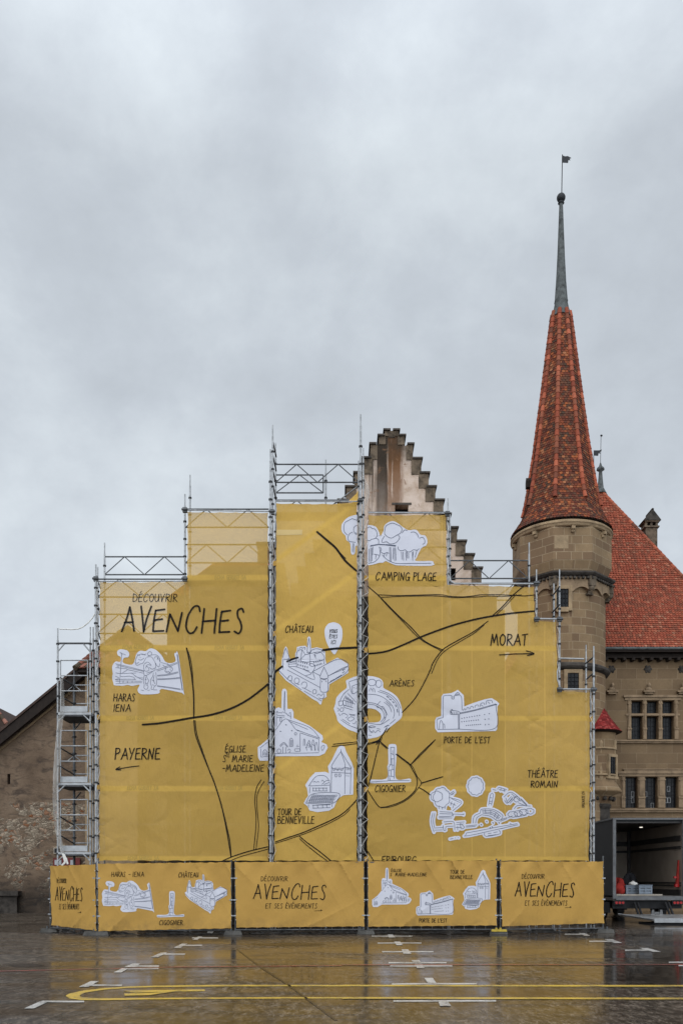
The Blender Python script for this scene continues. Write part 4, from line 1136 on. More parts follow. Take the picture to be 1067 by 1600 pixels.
def crate(x, y, z, s, label):
    t = thing('plastic_crate', (x, y, z), label, 'crate', 'grey crates in the truck')
    a, b, h = s
    m = MB(); wl_ = 0.02
    for i in range(3):
        z0 = z + 0.02 + i*h/3; z1 = z0 + h/3 - 0.025
        m.bx(x-a/2, x+a/2, y-b/2, y-b/2+wl_, z0, z1); m.bx(x-a/2, x+a/2, y+b/2-wl_, y+b/2, z0, z1)
        m.bx(x-a/2, x-a/2+wl_, y-b/2+wl_, y+b/2-wl_, z0, z1); m.bx(x+a/2-wl_, x+a/2, y-b/2+wl_, y+b/2-wl_, z0, z1)
    for sx in (-1, 0, 1):
        for sy in (-1, 1): m.box((x+sx*(a/2-0.03), y+sy*(b/2+0.004), z+h/2), (0.05, 0.02, h))
    m.bx(x-a/2+wl_, x+a/2-wl_, y-b/2+wl_, y+b/2-wl_, z, z+0.015)
    m.build('crate_walls', M['crate_grey'], t)
    m = MB(); m.bx(x-a/2-0.012, x+a/2+0.012, y-b/2-0.02, y+b/2+0.02, z+h+0.002, z+h+0.03); m.build('crate_rim', M['crate_grey'], t)
crate(11.42, 33.85, fl+0.05, (0.50, 0.40, 0.32), 'pale grey slatted crate nearest the tail lift on the truck bed')
crate(11.02, 34.25, fl+0.05, (0.42, 0.40, 0.30), 'darker grey crate standing left of the pale one under a scrap of cloth')
crumple((11.12, 34.2, fl+0.38), (0.16, 0.16, 0.16), 5, M['cord'], 'rag', 'off-white rag thrown on the left grey crate', 'rag')
m = MB(); m.prism([(10.2, 33.25, fl+0.002), (11.9, 33.25, fl+0.002), (12.15, 33.9, fl+0.002), (11.9, 34.4, fl+0.002), (10.5, 34.6, fl+0.002)], (0, 0, 0.045)); m.solo('loading_board', M['board_pale'], 'pale flat board lying on the truck floor under the crates', 'board')
t = thing('lashing_strap', (12.54, 33.4, 1.3), 'red lashing strap hanging at the right side of the cargo bay', 'strap')
m = MB(); m.prism([(12.52, 33.3, 2.3), (12.55, 33.3, 2.3), (12.55, 33.3, 1.42), (12.44, 33.3, 1.42)], (0, 0.1, 0)); m.build('strap', M['red_cloth'], t)
m = MB(); m.bx(12.40, 12.54, 33.27, 33.42, 1.30, 1.415); m.build('ratchet', M['red_lens'], t)
m = MB(); m.bx(12.36, 12.44, 33.28, 33.4, 1.62, 1.70); m.build('hook', M['red_lens'], t)

# ------------------------------------------------------------------ scaffold
YS = 27.15          # plane of the front standards' tops behind the cloth
YB_ = 27.95         # back row
sc = thing('scaffold', (-2.0, YS, 0), 'galvanised tube scaffold with lattice guard rails carrying the yellow sheets', 'scaffold')
RT = 0.027
def standard(px, ytop, Y, ybot=None, mat='steel', rings=True, r=RT, name='standard'):
    x = X_(px, Y); z1 = Z_(ytop, Y); z0 = 0.0 if ybot is None else Z_(ybot, Y)
    # one turned tube: foot plate, rosette collars every half metre, narrower spigot at the top
    pr = [(r*2.6, z0, 0), (r*2.6, z0+0.012, 0), (r, z0+0.013, 0)]
    z = z0 + 0.25
    while rings and z < z1 - 0.45:
        pr += [(r, z-0.024, 0), (r*1.85, z-0.022, 1), (r*1.85, z+0.022, 1), (r, z+0.024, 1)]; z += 0.53
    pr += [(r, z1-0.35, 0), (r*0.72, z1-0.345, 0), (r*0.72, z1, 0)]
    m = MB(); n = 9
    rows = [[Vector((x + a*math.cos(2*math.pi*i/n), Y + a*math.sin(2*math.pi*i/n), zz)) for i in range(n)] for a, zz, k in pr]
    m.grid(rows, None, True); m.face(rows[0][::-1]); m.face(rows[-1])
    for q in range(len(pr)-1):
        for i in range(n): m.mi[q*n+i] = pr[q+1][2]
    return m.build(name, [M[mat], M['coupler']], sc)
def bar(p, q, r=0.024, name='ledger', mat='steel'):
    m = MB(); m.tube(p, q, r, 8); return m.build(name, M[mat], sc)
def lattice(px0, px1, ytop, ybot, Y, n=4, start=1, r=0.022, ends=False):
    """guard-rail girder: two chords and a zigzag web"""
    a0, a1 = X_(px0, Y), X_(px1, Y); zt, zb = Z_(ytop, Y), Z_(ybot, Y)
    m = MB(); m.tube((a0, Y, zt), (a1, Y, zt), r, 7); m.tube((a0, Y, zb), (a1, Y, zb), r, 7)
    pts = [(a0 + (a1-a0)*i/n, Y, zt if (i + start) % 2 == 0 else zb) for i in range(n+1)]
    for p, q in zip(pts[:-1], pts[1:]): m.tube(p, q, r*0.7, 6)
    if ends: m.tube((a0, Y, zt), (a0, Y, zb), r, 6); m.tube((a1, Y, zt), (a1, Y, zb), r, 6)
    return m.build('lattice_rail', M['steel_dark'], sc)
# standards in front of, between and beside the sheets
YF_ = 26.82
for px, yt, Y in ((90.3, 982, YS), (141.2, 980, YS), (145.6, 980, YB_), (149.8, 882, YF_), (152.8, 886, YS),
                  (289.0, 772, YS), (297.0, 742, YB_), (163.5, 848, YB_),
                  (422.6, 702, YF_), (426.0, 664, YS), (430.6, 692, YB_), (509.0, 718, YB_),
                  (563.4, 647, YF_), (567.5, 700, YB_), (560.2, 720, YS),
                  (699.8, 779, YS), (702.8, 800, YB_), (838.0, 890, YS), (865.2, 912, YB_), (874.0, 890, YS),
                  (915.5, 1008, YB_), (927.5, 1010, YF_), (922.8, 1078, YS)):
    standard(px, yt, Y, r=0.031 if Y == YF_ else RT)
standard(826.5, 848, YB_); standard(116.0, 1048, YB_ + 0.3, mat='steel_dark', r=0.04)
# sheet bays: girders and ledgers, seen above the sheets and through them
lattice(163.5, 288, 870, 898, YB_, 4, 1)
lattice(152, 289, 905, 933, YS, 4, 1); lattice(152, 289, 960, 990, YS, 4, 1)
lattice(290, 420, 795.5, 824, YS, 4, 1); lattice(290, 420, 851, 879.5, YS, 4, 1)
lattice(431, 561, 725.4, 753.6, YS, 4, 1); lattice(431, 505, 742, 770, YB_, 2, 1, ends=True)
lattice(431, 561, 781.5, 810, YS, 4, 1)
lattice(575, 698, 800.5, 828, YS, 4, 1); lattice(575, 698, 855, 882, YS, 4, 1)
lattice(703, 825, 876, 904, YB_, 4, 1, ends=True); lattice(703, 838, 911.5, 938, YS, 4, 1)
bar(at(563, 757, YS+0.04), at(520, 789, YB_), 0.02, 'brace')
for yl in (1010, 1064, 1120, 1174, 1230, 1285):
    for a, b in ((152, 289), (290, 422), (431, 560), (576, 699), (700, 838)):
        bar(at(a, yl+4, YB_-0.1), at(b, yl+4, YB_-0.1), 0.022)
for yl in (1120, 1230, 1335):          # decks behind the cloth
    for a, b in ((155, 419), (432, 557), (577, 836)):
        m = MB(); A = at(a, yl, YS+0.1); B = at(b, yl, YS+0.1); m.bx(A.x, B.x, YS+0.1, YB_-0.15, A.z-0.05, A.z); m.build('deck_board', M['deck'], sc)
m = MB()
A = at(290, 905, YS+0.1); B = at(420, 905, YS+0.1); m.bx(A.x, B.x, YS+0.1, YB_-0.15, A.z-0.05, A.z); m.build('deck_board', M['deck'], sc)
A = at(152, 1010, YS+0.1); B = at(836, 1010, YS+0.1); m = MB(); m.bx(A.x, B.x, YS+0.1, YB_-0.15, A.z-0.05, A.z); m.build('deck_board', M['deck'], sc)
A = at(577, 905, YS+0.1); B = at(697, 905, YS+0.1); m = MB(); m.bx(A.x, B.x, YS+0.1, YB_-0.15, A.z-0.05, A.z); m.build('deck_board', M['deck'], sc)
A = at(431, 800, YS+0.1); B = at(560, 800, YS+0.1); m = MB(); m.bx(A.x, B.x, YS+0.1, YB_-0.15, A.z-0.05, A.z); m.build('deck_board', M['deck'], sc)
# stepped right-hand end
def rail(pts, r=0.026, name='ledger', mat='alu'):
    m = MB(); m.path(pts, r, 8); return m.build(name, M[mat], sc)
rail([at(702, 901, YF_), at(704, 908, YF_), at(710, 912, YF_), at(838, 912.5, YF_)])
rail([at(838, 967, YF_), at(874, 967.5, YF_)]); rail([at(874, 1029, YF_), at(912, 1030, YF_)]); rail([at(873, 1042, YF_), at(870.5, 1050, YF_), at(871, 1062, YF_), at(875, 1076, YF_)], 0.022)
rail([at(874, 1077, YF_), at(928, 1077.5, YF_)]); rail([at(291, 908, YF_), at(152, 908.5, YF_)], 0.02, mat='steel')
rail([at(292, 797, YF_), at(420, 799, YF_)], 0.02, mat='steel'); rail([at(431, 783, YF_), at(560, 783.5, YF_)], 0.02, mat='steel'); rail([at(575, 801, YF_), at(699, 802, YF_)], 0.02, mat='steel')
for a, b in (((863, 931), (874, 917)), ((863, 957), (874, 945)), ((915, 1037), (927, 1027)), ((917, 1061), (927, 1052))):
    bar(at(a[0], a[1], YB_), at(b[0], b[1], YF_), 0.024, 'brace', 'coupler')
for y in (690, 712, 735, 758): bar(at(426.5, y, YS), at(431.5, y+24, YB_), 0.022, 'brace', 'coupler')
for y in (900, 940, 980): bar(at(151, y, YS), at(157, y+20, YB_), 0.018, 'brace', 'steel_dark')
for px, y in ((150, 905), (289, 905), (289, 797), (425, 800), (563, 783), (699, 803), (838, 912), (838, 968), (874, 968), (874, 1078), (927, 1078)):
    m = MB(); p = at(px, y, YF_+0.02); m.box(p, (0.13, 0.1, 0.14)); m.tube(p+Vector((-0.09, -0.06, 0)), p+Vector((0.09, -0.06, 0)), 0.035, 8); m.build('clamp', M['steel_dark'], sc)
# access bay at the left: decks with toe boards, knee braces and guard frames
for yd in (1115, 1225, 1333):
    A = at(89, yd, YS); B = at(146, yd, YS)
    m = MB(); m.bx(A.x, B.x, YS-0.02, YS+1.25, A.z-0.09, A.z-0.02); m.build('deck_board', M['deck'], sc)
    m = MB(); m.bx(A.x+0.05, B.x-0.05, YS-0.05, YS-0.022, A.z-0.05, A.z+0.02); m.build('ledger', M['alu'], sc)
    m = MB(); p = at(95, yd-2, YS); q = at(137, yd-11, YS); m.bx(p.x, q.x, YS-0.03, YS, p.z, q.z); m.build('toe_board', M['alu'], sc)
    for s, a in ((1, 91), (-1, 141)):
        bar(at(a, yd+13, YS-0.02), at(a + s*11, yd+2, YS-0.02), 0.024, 'knee_brace')
    if yd < 1333:
        bar(at(116, yd+26, YS+0.9), at(126, yd+14, YS+0.6), 0.022, 'knee_brace', 'steel_dark')
    m = MB()                                # guard frame
    y0, y1 = yd-83, yd-2
    fx0, fx1 = X_(94.5, YS+0.05), X_(137, YS+0.05); Yg = YS+0.05
    for y in (y0, y0+24, y0+48): m.tube((fx0, Yg, Z_(y, Yg)), (fx1, Yg, Z_(y, Yg)), 0.02, 7)
    for x in (fx0, fx1): m.tube((x, Yg, Z_(y0, Yg)), (x, Yg, Z_(y1, Yg)), 0.02, 7)
    m.build('guard_frame', M['steel'], sc)
    Yk = YB_+0.3
    for y in (yd-44, yd-15): bar(at(116, y, Yk), at(143, y, Yk), 0.02)
    for y in (yd-56, yd-27): bar(at(94, y, YS+0.02), at(116, y+13, Yk), 0.022, 'stair_stringer', 'steel_dark')
    bar(at(116, yd-44, Yk-0.02), at(128, yd-34, Yk-0.02), 0.014, 'brace'); bar(at(116, yd-44, Yk+0.02), at(104, yd-34, Yk+0.02), 0.014, 'brace')
m = MB(); m.tube(at(90, 1005.5, YS), at(141, 1005.5, YS), 0.03, 8); m.build('ledger', M['steel_dark'], sc)
for s, a in ((1, 90.5), (-1, 140.5)): bar(at(a, 1018, YS), at(a + s*10, 1006.5, YS), 0.022, 'knee_brace')
# slack rope and torn protective foil
m = MB(); pts = [at(149, 958, YS), at(145, 965, YS), at(138, 973, YS), at(130, 979.5, YS), at(122, 983, YS), at(112, 983.8, YS), at(104, 983.3, YS), at(93, 983, YS)]
m.path(pts, 0.018, 6); m.solo('slack_rope', M['cord'], 'thin grey rope sagging from the tall post to the top of the access bay', 'rope')
def foil_mat():
    k = NM('clear_foil'); v = k.coord('Object'); n = k.noise(v, 1.5, 2, 0.5)
    df = k.n('ShaderNodeBsdfDiffuse'); df.inputs[0].default_value = (0.5, 0.48, 0.45, 1); tr = k.n('ShaderNodeBsdfTransparent'); mm = k.n('ShaderNodeMixShader')
    k.l(k.ramp(n, [(0.35, 0.75), (0.7, 0.35)]), mm.inputs[0]); k.l(df.outputs[0], mm.inputs[1]); k.l(tr.outputs[0], mm.inputs[2]); return k.done(mm.outputs[0])
M['foil'] = foil_mat()
def foil(cent, wid, Y, name, label):
    m = MB(); m.smooth = True; rows = []
    for i, ((x, y), w_) in enumerate(zip(cent, wid)):
        rows.append([at(x + w_*(s-0.5), y, Y) + Vector((0, 0.10*math.sin(3*s*2+i*0.9), 0)) for s in [j/8 for j in range(9)]])
    m.grid(rows); return m.solo(name, M['foil'], label, 'foil')
foil([(97, 1060), (96, 1080), (96, 1105), (92, 1140), (90, 1180), (88.5, 1215), (88, 1250), (89, 1290), (93, 1320), (98, 1336)], [5, 7, 6, 8, 9, 8, 9, 9, 8, 5], YS-0.15, 'foil_strip', 'torn clear foil hanging down the left edge of the access bay')
m = MB(); m.path([at(98, 1334, YF_), at(102, 1349, YF_), at(97, 1353, YF_), at(104, 1345, YF_), at(100, 1336, YF_)], 0.03, 6); m.path([at(103, 1341, YF_), at(106, 1351, YF_)], 0.03, 6); m.solo('knotted_tape', M['cord'], 'knotted white tape tied above the left fence banner', 'tape')
foil([(565.5, 738), (567.5, 745), (572, 757), (574.5, 770), (572, 785), (569, 800)], [2, 4, 8, 7, 5, 2], YF_+0.05, 'foil_scrap', 'clear foil scrap flapping beside the tallest scaffold post')
# small signs on the barn wall behind the access bay
t = thing('notice_board', at(104, 1353, YB-0.1), 'dark red notice board low on the barn wall behind the access bay', 'board')
M['dark_red'] = simple('dark_red_paint', (0.12, 0.018, 0.015), 0.5, 0, 0.2, 4)
m = MB()
A = at(83, 1341, YB-0.1); B = at(125, 1354, YB-0.1); m.bx(A.x, B.x, YB-0.1, YB-0.03, B.z-0.3, A.z); m.build('board', M['dark_red'], t)
for a, b in ((85.5, 96), (110, 115)):
    m = MB(); p = at(a, 1344.5, YB-0.105); q = at(b, 1352, YB-0.105); m.bx(p.x, q.x, YB-0.115, YB-0.101, q.z, p.z)
    m.build('notice_sheet', M['alu'], t)
t = thing('wall_sign_box', at(88, 1333, YB-0.1), 'small square black box with a pale rim on the barn wall', 'box')
m = MB(); A = at(84, 1325, YB-0.1); B = at(92, 1334.5, YB-0.1); m.bx(A.x, B.x, YB-0.12, YB+0.01, B.z, A.z); m.build('rim', M['board_pale'], t)
m = MB(); A = at(85.2, 1326.3, YB-0.1); B = at(91, 1333.3, YB-0.1); m.bx(A.x, B.x, YB-0.13, YB-0.121, B.z, A.z); m.build('face', M['truck_dark'], t)
# ------------------------------------------------------------------ drawing kit: strokes, letters, cut-outs (in photo-pixel units on each sheet's own plane)
def crom(pts, step=2.0):
    if len(pts) < 3: return [Vector((p[0], p[1])) for p in pts]
    P = [Vector((p[0], p[1])) for p in pts]; P = [P[0]*2-P[1]] + P + [P[-1]*2-P[-2]]
    out = []
    for i in range(1, len(P)-2):
        n = max(2, int((P[i+1]-P[i]).length/step))
        n = min(n, 14)
        for k in range(n):
            t = k/n; a, b, c, d = P[i-1], P[i], P[i+1], P[i+2]
            out.append(0.5*((2*b) + (c-a)*t + (2*a-5*b+4*c-d)*t*t + (3*b-a-3*c+d)*t**3))
    out.append(P[-2]); return out
def stroke(pts, w, smooth=True, step=2.0, taper=0.0, caps=True):
    q = crom(pts, step) if smooth else [Vector((p[0], p[1])) for p in pts]
    q = [p for i, p in enumerate(q) if i == 0 or (p-q[i-1]).length > 1e-4]
    T = []
    if len(q) < 2: return T
    L = []; Rr = []
    n = len(q)
    for i, p in enumerate(q):
        d = (q[min(i+1, n-1)] - q[max(i-1, 0)]); d = d.normalized() if d.length > 1e-9 else Vector((1, 0))
        k = w/2
        if taper: k *= 1 - taper*(abs(2*i/(n-1)-1)**3)
        nn = Vector((-d.y, d.x)); L.append(p+nn*k); Rr.append(p-nn*k)
    for i in range(n-1):
        T.append((L[i], Rr[i], Rr[i+1])); T.append((L[i], Rr[i+1], L[i+1]))
    if caps:
        for p, e in ((q[0], q[0]-q[1]), (q[-1], q[-1]-q[-2])):
            a0 = math.atan2(e.y, e.x); k = w/2*(1-taper)
            pr = None
            for s in range(5):
                a = a0 - math.pi/2 + math.pi*s/4
                c = p + Vector((math.cos(a), math.sin(a)))*k
                if pr is not None: T.append((p, pr, c))
                pr = c
    return T
def fill(poly, holes=(), smooth=True, step=2.5):
    loops = [[Vector((p.x, p.y, 0)) for p in (crom(list(poly)+[poly[0]], step)[:-1] if smooth else [Vector(p) for p in poly])]]
    for h in holes: loops.append([Vector((p.x, p.y, 0)) for p in crom(list(h)+[h[0]], step)[:-1]][::-1])
    tri = geometry.tessellate_polygon(loops); allp = [p for l in loops for p in l]
    return [tuple(Vector((allp[i].x, allp[i].y)) for i in t) for t in tri]
def clipx(T, x0, x1):
    out = []
    for t in T:
        poly = list(t)
        for X, s in ((x0, 1), (x1, -1)):
            res = []
            for i in range(len(poly)):
                a, b = poly[i], poly[(i+1) % len(poly)]
                ia, ib = s*(a.x-X) >= 0, s*(b.x-X) >= 0
                if ia: res.append(a)
                if ia != ib: res.append(a + (b-a)*((X-a.x)/(b.x-a.x)))
            poly = res
            if len(poly) < 3: break
        if len(poly) >= 3:
            for i in range(1, len(poly)-1): out.append((poly[0], poly[i], poly[i+1]))
    return out
def refine(T, L):
    """split triangles until every edge is shorter than L (an edge splits the same way from both sides)"""
    for _ in range(8):
        out = []; ch = False
        for a, b, c in T:
            e = [(b-a).length > L, (c-b).length > L, (a-c).length > L]
            if not any(e): out.append((a, b, c)); continue
            ch = True; ab, bc, ca = (a+b)/2, (b+c)/2, (c+a)/2
            if all(e): out += [(a, ab, ca), (ab, b, bc), (ca, bc, c), (ab, bc, ca)]
            elif e[0] and e[1]: out += [(ab, b, bc), (a, ab, bc), (a, bc, c)]
            elif e[1] and e[2]: out += [(bc, c, ca), (b, bc, ca), (a, b, ca)]
            elif e[2] and e[0]: out += [(ca, a, ab), (c, ca, ab), (b, c, ab)]
            elif e[0]: out += [(a, ab, c), (ab, b, c)]
            elif e[1]: out += [(b, bc, a), (bc, c, a)]
            else: out += [(c, ca, b), (ca, a, b)]
        T = out
        if not ch: break
    return T
def lay(name, T, mapper, off, mat, parent, L=12):
    """put flat artwork on a sheet: each pixel point goes to the sheet surface, lifted by off"""
    T = refine(T, L)
    m = MB(); idx = {}; 
    m.smooth = True
    for t in T:
        f = []
        for p in t:
            k = (round(p.x, 3), round(p.y, 3))
            if k not in idx: idx[k] = len(m.v); m.v.append(mapper(p.x, p.y, off))
            f.append(idx[k])
        if len(set(f)) < 3: continue
        a, b, c = (m.v[i] for i in f)
        nrm = (b-a).cross(c-a)
        if nrm.length < 1e-10: continue
        if nrm.y > 0: f = f[::-1]
        m.f.append(tuple(f)); m.uv.append([(0, 0)]*3); m.mi.append(0); m.sm.append(True)
    if not m.f: return None
    return m.build(name, mat, parent)

# hand-drawn capitals: strokes in a unit box, y up
G = {
 'A': (0.72, [[(0, 0), (0.30, 0.55), (0.46, 1.0)], [(0.46, 1.0), (0.60, 0.5), (0.70, 0.02)], [(0.16, 0.36), (0.64, 0.38)]]),
 'B': (0.55, [[(0.04, 1.0), (0.02, 0.5), (0, 0)], [(0.04, 1.0), (0.42, 0.93), (0.40, 0.64), (0.05, 0.54)], [(0.05, 0.54), (0.5, 0.42), (0.5, 0.10), (0, 0.0)]]),
 'C': (0.66, [[(0.66, 0.80), (0.60, 0.98), (0.38, 0.96), (0.12, 0.62), (0.04, 0.22), (0.18, 0.0), (0.38, 0.04), (0.52, 0.22)]]),
 'D': (0.60, [[(0.05, 1.0), (0.0, 0.0)], [(0.05, 1.0), (0.45, 0.84), (0.58, 0.48), (0.40, 0.12), (0, 0.0)]]),
 'E': (0.52, [[(0.12, 0.96), (0.04, 0.5), (0.0, 0.02)], [(0.12, 0.95), (0.52, 1.0)], [(0.06, 0.52), (0.42, 0.56)], [(0.0, 0.02), (0.48, 0.04)]]),
 'F': (0.52, [[(0.10, 0.96), (0.0, 0.0)], [(0.10, 0.95), (0.54, 1.0)], [(0.06, 0.52), (0.42, 0.56)]]),
 'G': (0.64, [[(0.60, 0.86), (0.46, 1.0), (0.18, 0.80), (0.04, 0.40), (0.14, 0.04), (0.42, 0.06), (0.58, 0.42)], [(0.34, 0.42), (0.62, 0.43)], [(0.58, 0.42), (0.56, 0.0)]]),
 'H': (0.66, [[(0.12, 1.0), (0.0, 0.0)], [(0.66, 1.0), (0.56, 0.0)], [(0.06, 0.48), (0.62, 0.52)]]),
 'I': (0.16, [[(0.14, 1.0), (0.02, 0.0)]]),
 'L': (0.48, [[(0.10, 1.0), (0.0, 0.03)], [(0.0, 0.03), (0.46, 0.05)]]),
 'M': (0.84, [[(0.0, 0.0), (0.20, 1.0)], [(0.20, 1.0), (0.34, 0.25)], [(0.34, 0.25), (0.64, 1.0)], [(0.64, 1.0), (0.78, 0.0)]]),
 'N': (0.62, [[(0.0, 0.0), (0.14, 0.92)], [(0.14, 0.92), (0.46, 0.04)], [(0.46, 0.04), (0.62, 1.0)]]),
 'O': (0.60, [[(0.30, 1.0), (0.06, 0.72), (0.04, 0.22), (0.26, 0.0), (0.52, 0.28), (0.56, 0.76), (0.32, 1.0)]]),
 'P': (0.50, [[(0.10, 1.0), (0.0, 0.0)], [(0.08, 0.98), (0.46, 0.95), (0.48, 0.66), (0.06, 0.46)]]),
 'R': (0.56, [[(0.10, 1.0), (0.0, 0.0)], [(0.08, 0.98), (0.48, 0.92), (0.46, 0.64), (0.06, 0.48)], [(0.10, 0.48), (0.36, 0.22), (0.54, 0.0)]]),
 'S': (0.54, [[(0.54, 0.86), (0.44, 1.0), (0.20, 0.92), (0.20, 0.68), (0.36, 0.46), (0.42, 0.20), (0.26, 0.0), (0.0, 0.08)]]),
 'T': (0.60, [[(0.06, 0.92), (0.62, 1.0)], [(0.36, 0.96), (0.26, 0.0)]]),
 'U': (0.60, [[(0.08, 1.0), (0.02, 0.34), (0.16, 0.02), (0.42, 0.18), (0.56, 0.98)], [(0.56, 0.98), (0.54, 0.06)]]),
 'V': (0.58, [[(0.06, 1.0), (0.14, 0.5), (0.20, 0.0)], [(0.20, 0.0), (0.36, 0.5), (0.60, 1.0)]]),
 'Y': (0.56, [[(0.04, 1.0), (0.22, 0.52)], [(0.58, 1.0), (0.36, 0.52), (0.14, 0.0)]]),
 '-': (0.40, [[(0.04, 0.46), (0.38, 0.48)]]), "'": (0.16, [[(0.10, 1.02), (0.06, 0.78)]]), ' ': (0.42, []),
 '.': (0.14, [[(0.05, 0.0), (0.06, 0.03)]]),
}
for base, ch, acc in (('E', 'É', [(0.22, 1.14), (0.40, 1.34)]), ('E', 'Ê', [(0.12, 1.14), (0.30, 1.34), (0.46, 1.14)]), ('E', 'È', [(0.18, 1.34), (0.36, 1.14)]), ('A', 'Â', [(0.30, 1.14), (0.48, 1.36), (0.62, 1.14)]), ('U', 'Ü', [])):
    w_, ss = G[base]; G[ch] = (w_, ss + ([acc] if acc else []))
def text(s, x0, x1, ytop, ybot, w, gap=0.16, rot=None, jit=0.0):
    """letters between x0 and x1 standing on ybot with caps reaching ytop"""
    tot = sum(G[c][0] for c in s) + gap*(len(s)-1)
    k = (x1-x0)/tot; h = ybot-ytop; x = 0.0; T = []
    for i, c in enumerate(s):
        gw, ss = G[c]
        dy = jit*h*math.sin(i*2.3)
        for st in ss:
            pts = [(x0 + (x+px_)*k, ybot - py_*h + dy) for px_, py_ in st]
            sharp = any(abs(v) < -1 for v in ())
            T += stroke(pts, w, len(pts) > 3, 1.2) if len(pts) != 3 else stroke(pts, w, c not in 'ÉÊÈÂA' or st[0][1] < 1.1, 1.5)
        x += gw + gap
    if rot:
        cx, cy, a = rot; ca, sa = math.cos(a), math.sin(a)
        T = [tuple(Vector((cx + (p.x-cx)*ca - (p.y-cy)*sa, cy + (p.x-cx)*sa + (p.y-cy)*ca)) for p in t) for t in T]
    return T
# the big word, each letter with its own box (left, right, top, bottom) in units of the word box
AV = [('A', 0.0, 0.105, 0.05, 0.93), ('V', 0.150, 0.240, 0.02, 0.95), ('E', 0.258, 0.352, 0.13, 0.95), ('N', 0.368, 0.495, 0.25, 0.95), ('C', 0.522, 0.642, 0.0, 0.985),
      ('H', 0.655, 0.778, 0.10, 0.98), ('E', 0.80, 0.892, 0.16, 0.97), ('S', 0.925, 1.0, 0.09, 1.0)]
def avenches(x0, x1, y0, y1, w):
    T = []
    for c, a, b, t, o in AV:
        xa, xb = x0+(x1-x0)*a, x0+(x1-x0)*b; ya, yb = y0+(y1-y0)*t, y0+(y1-y0)*o; gw, ss = G[c]
        for st in ss:
            pts = [(xa+(xb-xa)*p/gw, yb-(yb-ya)*q) for p, q in st]
            T += stroke(pts, w, len(pts) > 2 and c not in 'A', 1.2)
    return T
def arrow(pts, head, w):
    T = stroke(pts, w); 
    for h in head: T += stroke(h, w, len(h) > 2)
    return T

# ------------------------------------------------------------------ the drawings, traced in tiles of the photograph
class Tile:
    def __init__(self, ox, oy, s): self.o = (ox, oy); self.s = s
    def __call__(self, pts): return [(self.o[0] + x/self.s, self.o[1] + y/self.s) for x, y in pts]
tH = Tile(150, 1000, 6.669); tC = Tile(420, 960, 6.669); tE = Tile(400, 1070, 6.669); tA = Tile(510, 1040, 7.113)
tG = Tile(460, 1150, 4.446); tP = Tile(520, 800, 5.928); tO = Tile(660, 1060, 7.621); tT = Tile(650, 1190, 4.639)
tL = Tile(150, 900, 3.557); tM = Tile(420, 770, 5.331); tW = Tile(420, 1130, 3.811); tR = Tile(560, 900, 3.334)
def cloud(cx, cy, rx, ry, n=9, amp=0.14, a0=0.0, a1=6.283):
    return [(cx + rx*(1+amp*abs(math.sin(n*t/2)))*math.cos(t), cy + ry*(1+amp*abs(math.sin(n*t/2)))*math.sin(t)) for t in [a0 + (a1-a0)*i/(n*4) for i in range(n*4+1)]]
def ell(cx, cy, rx, ry, a0=0.0, a1=6.283, n=24):
    return [(cx + rx*math.cos(a0+(a1-a0)*i/n), cy + ry*math.sin(a0+(a1-a0)*i/n)) for i in range(n+1)]
D = {}      # name -> (stickers [(poly, holes)], ink [pts], line width)
def dr(name, tile, stick, ink, w=0.85, holes=None, bold=()):
    D[name] = ([(tile(p), [tile(h) for h in (holes or [])] if i == 0 else []) for i, p in enumerate(stick)], [tile(p) for p in ink], w, [tile(p) for p in bold])
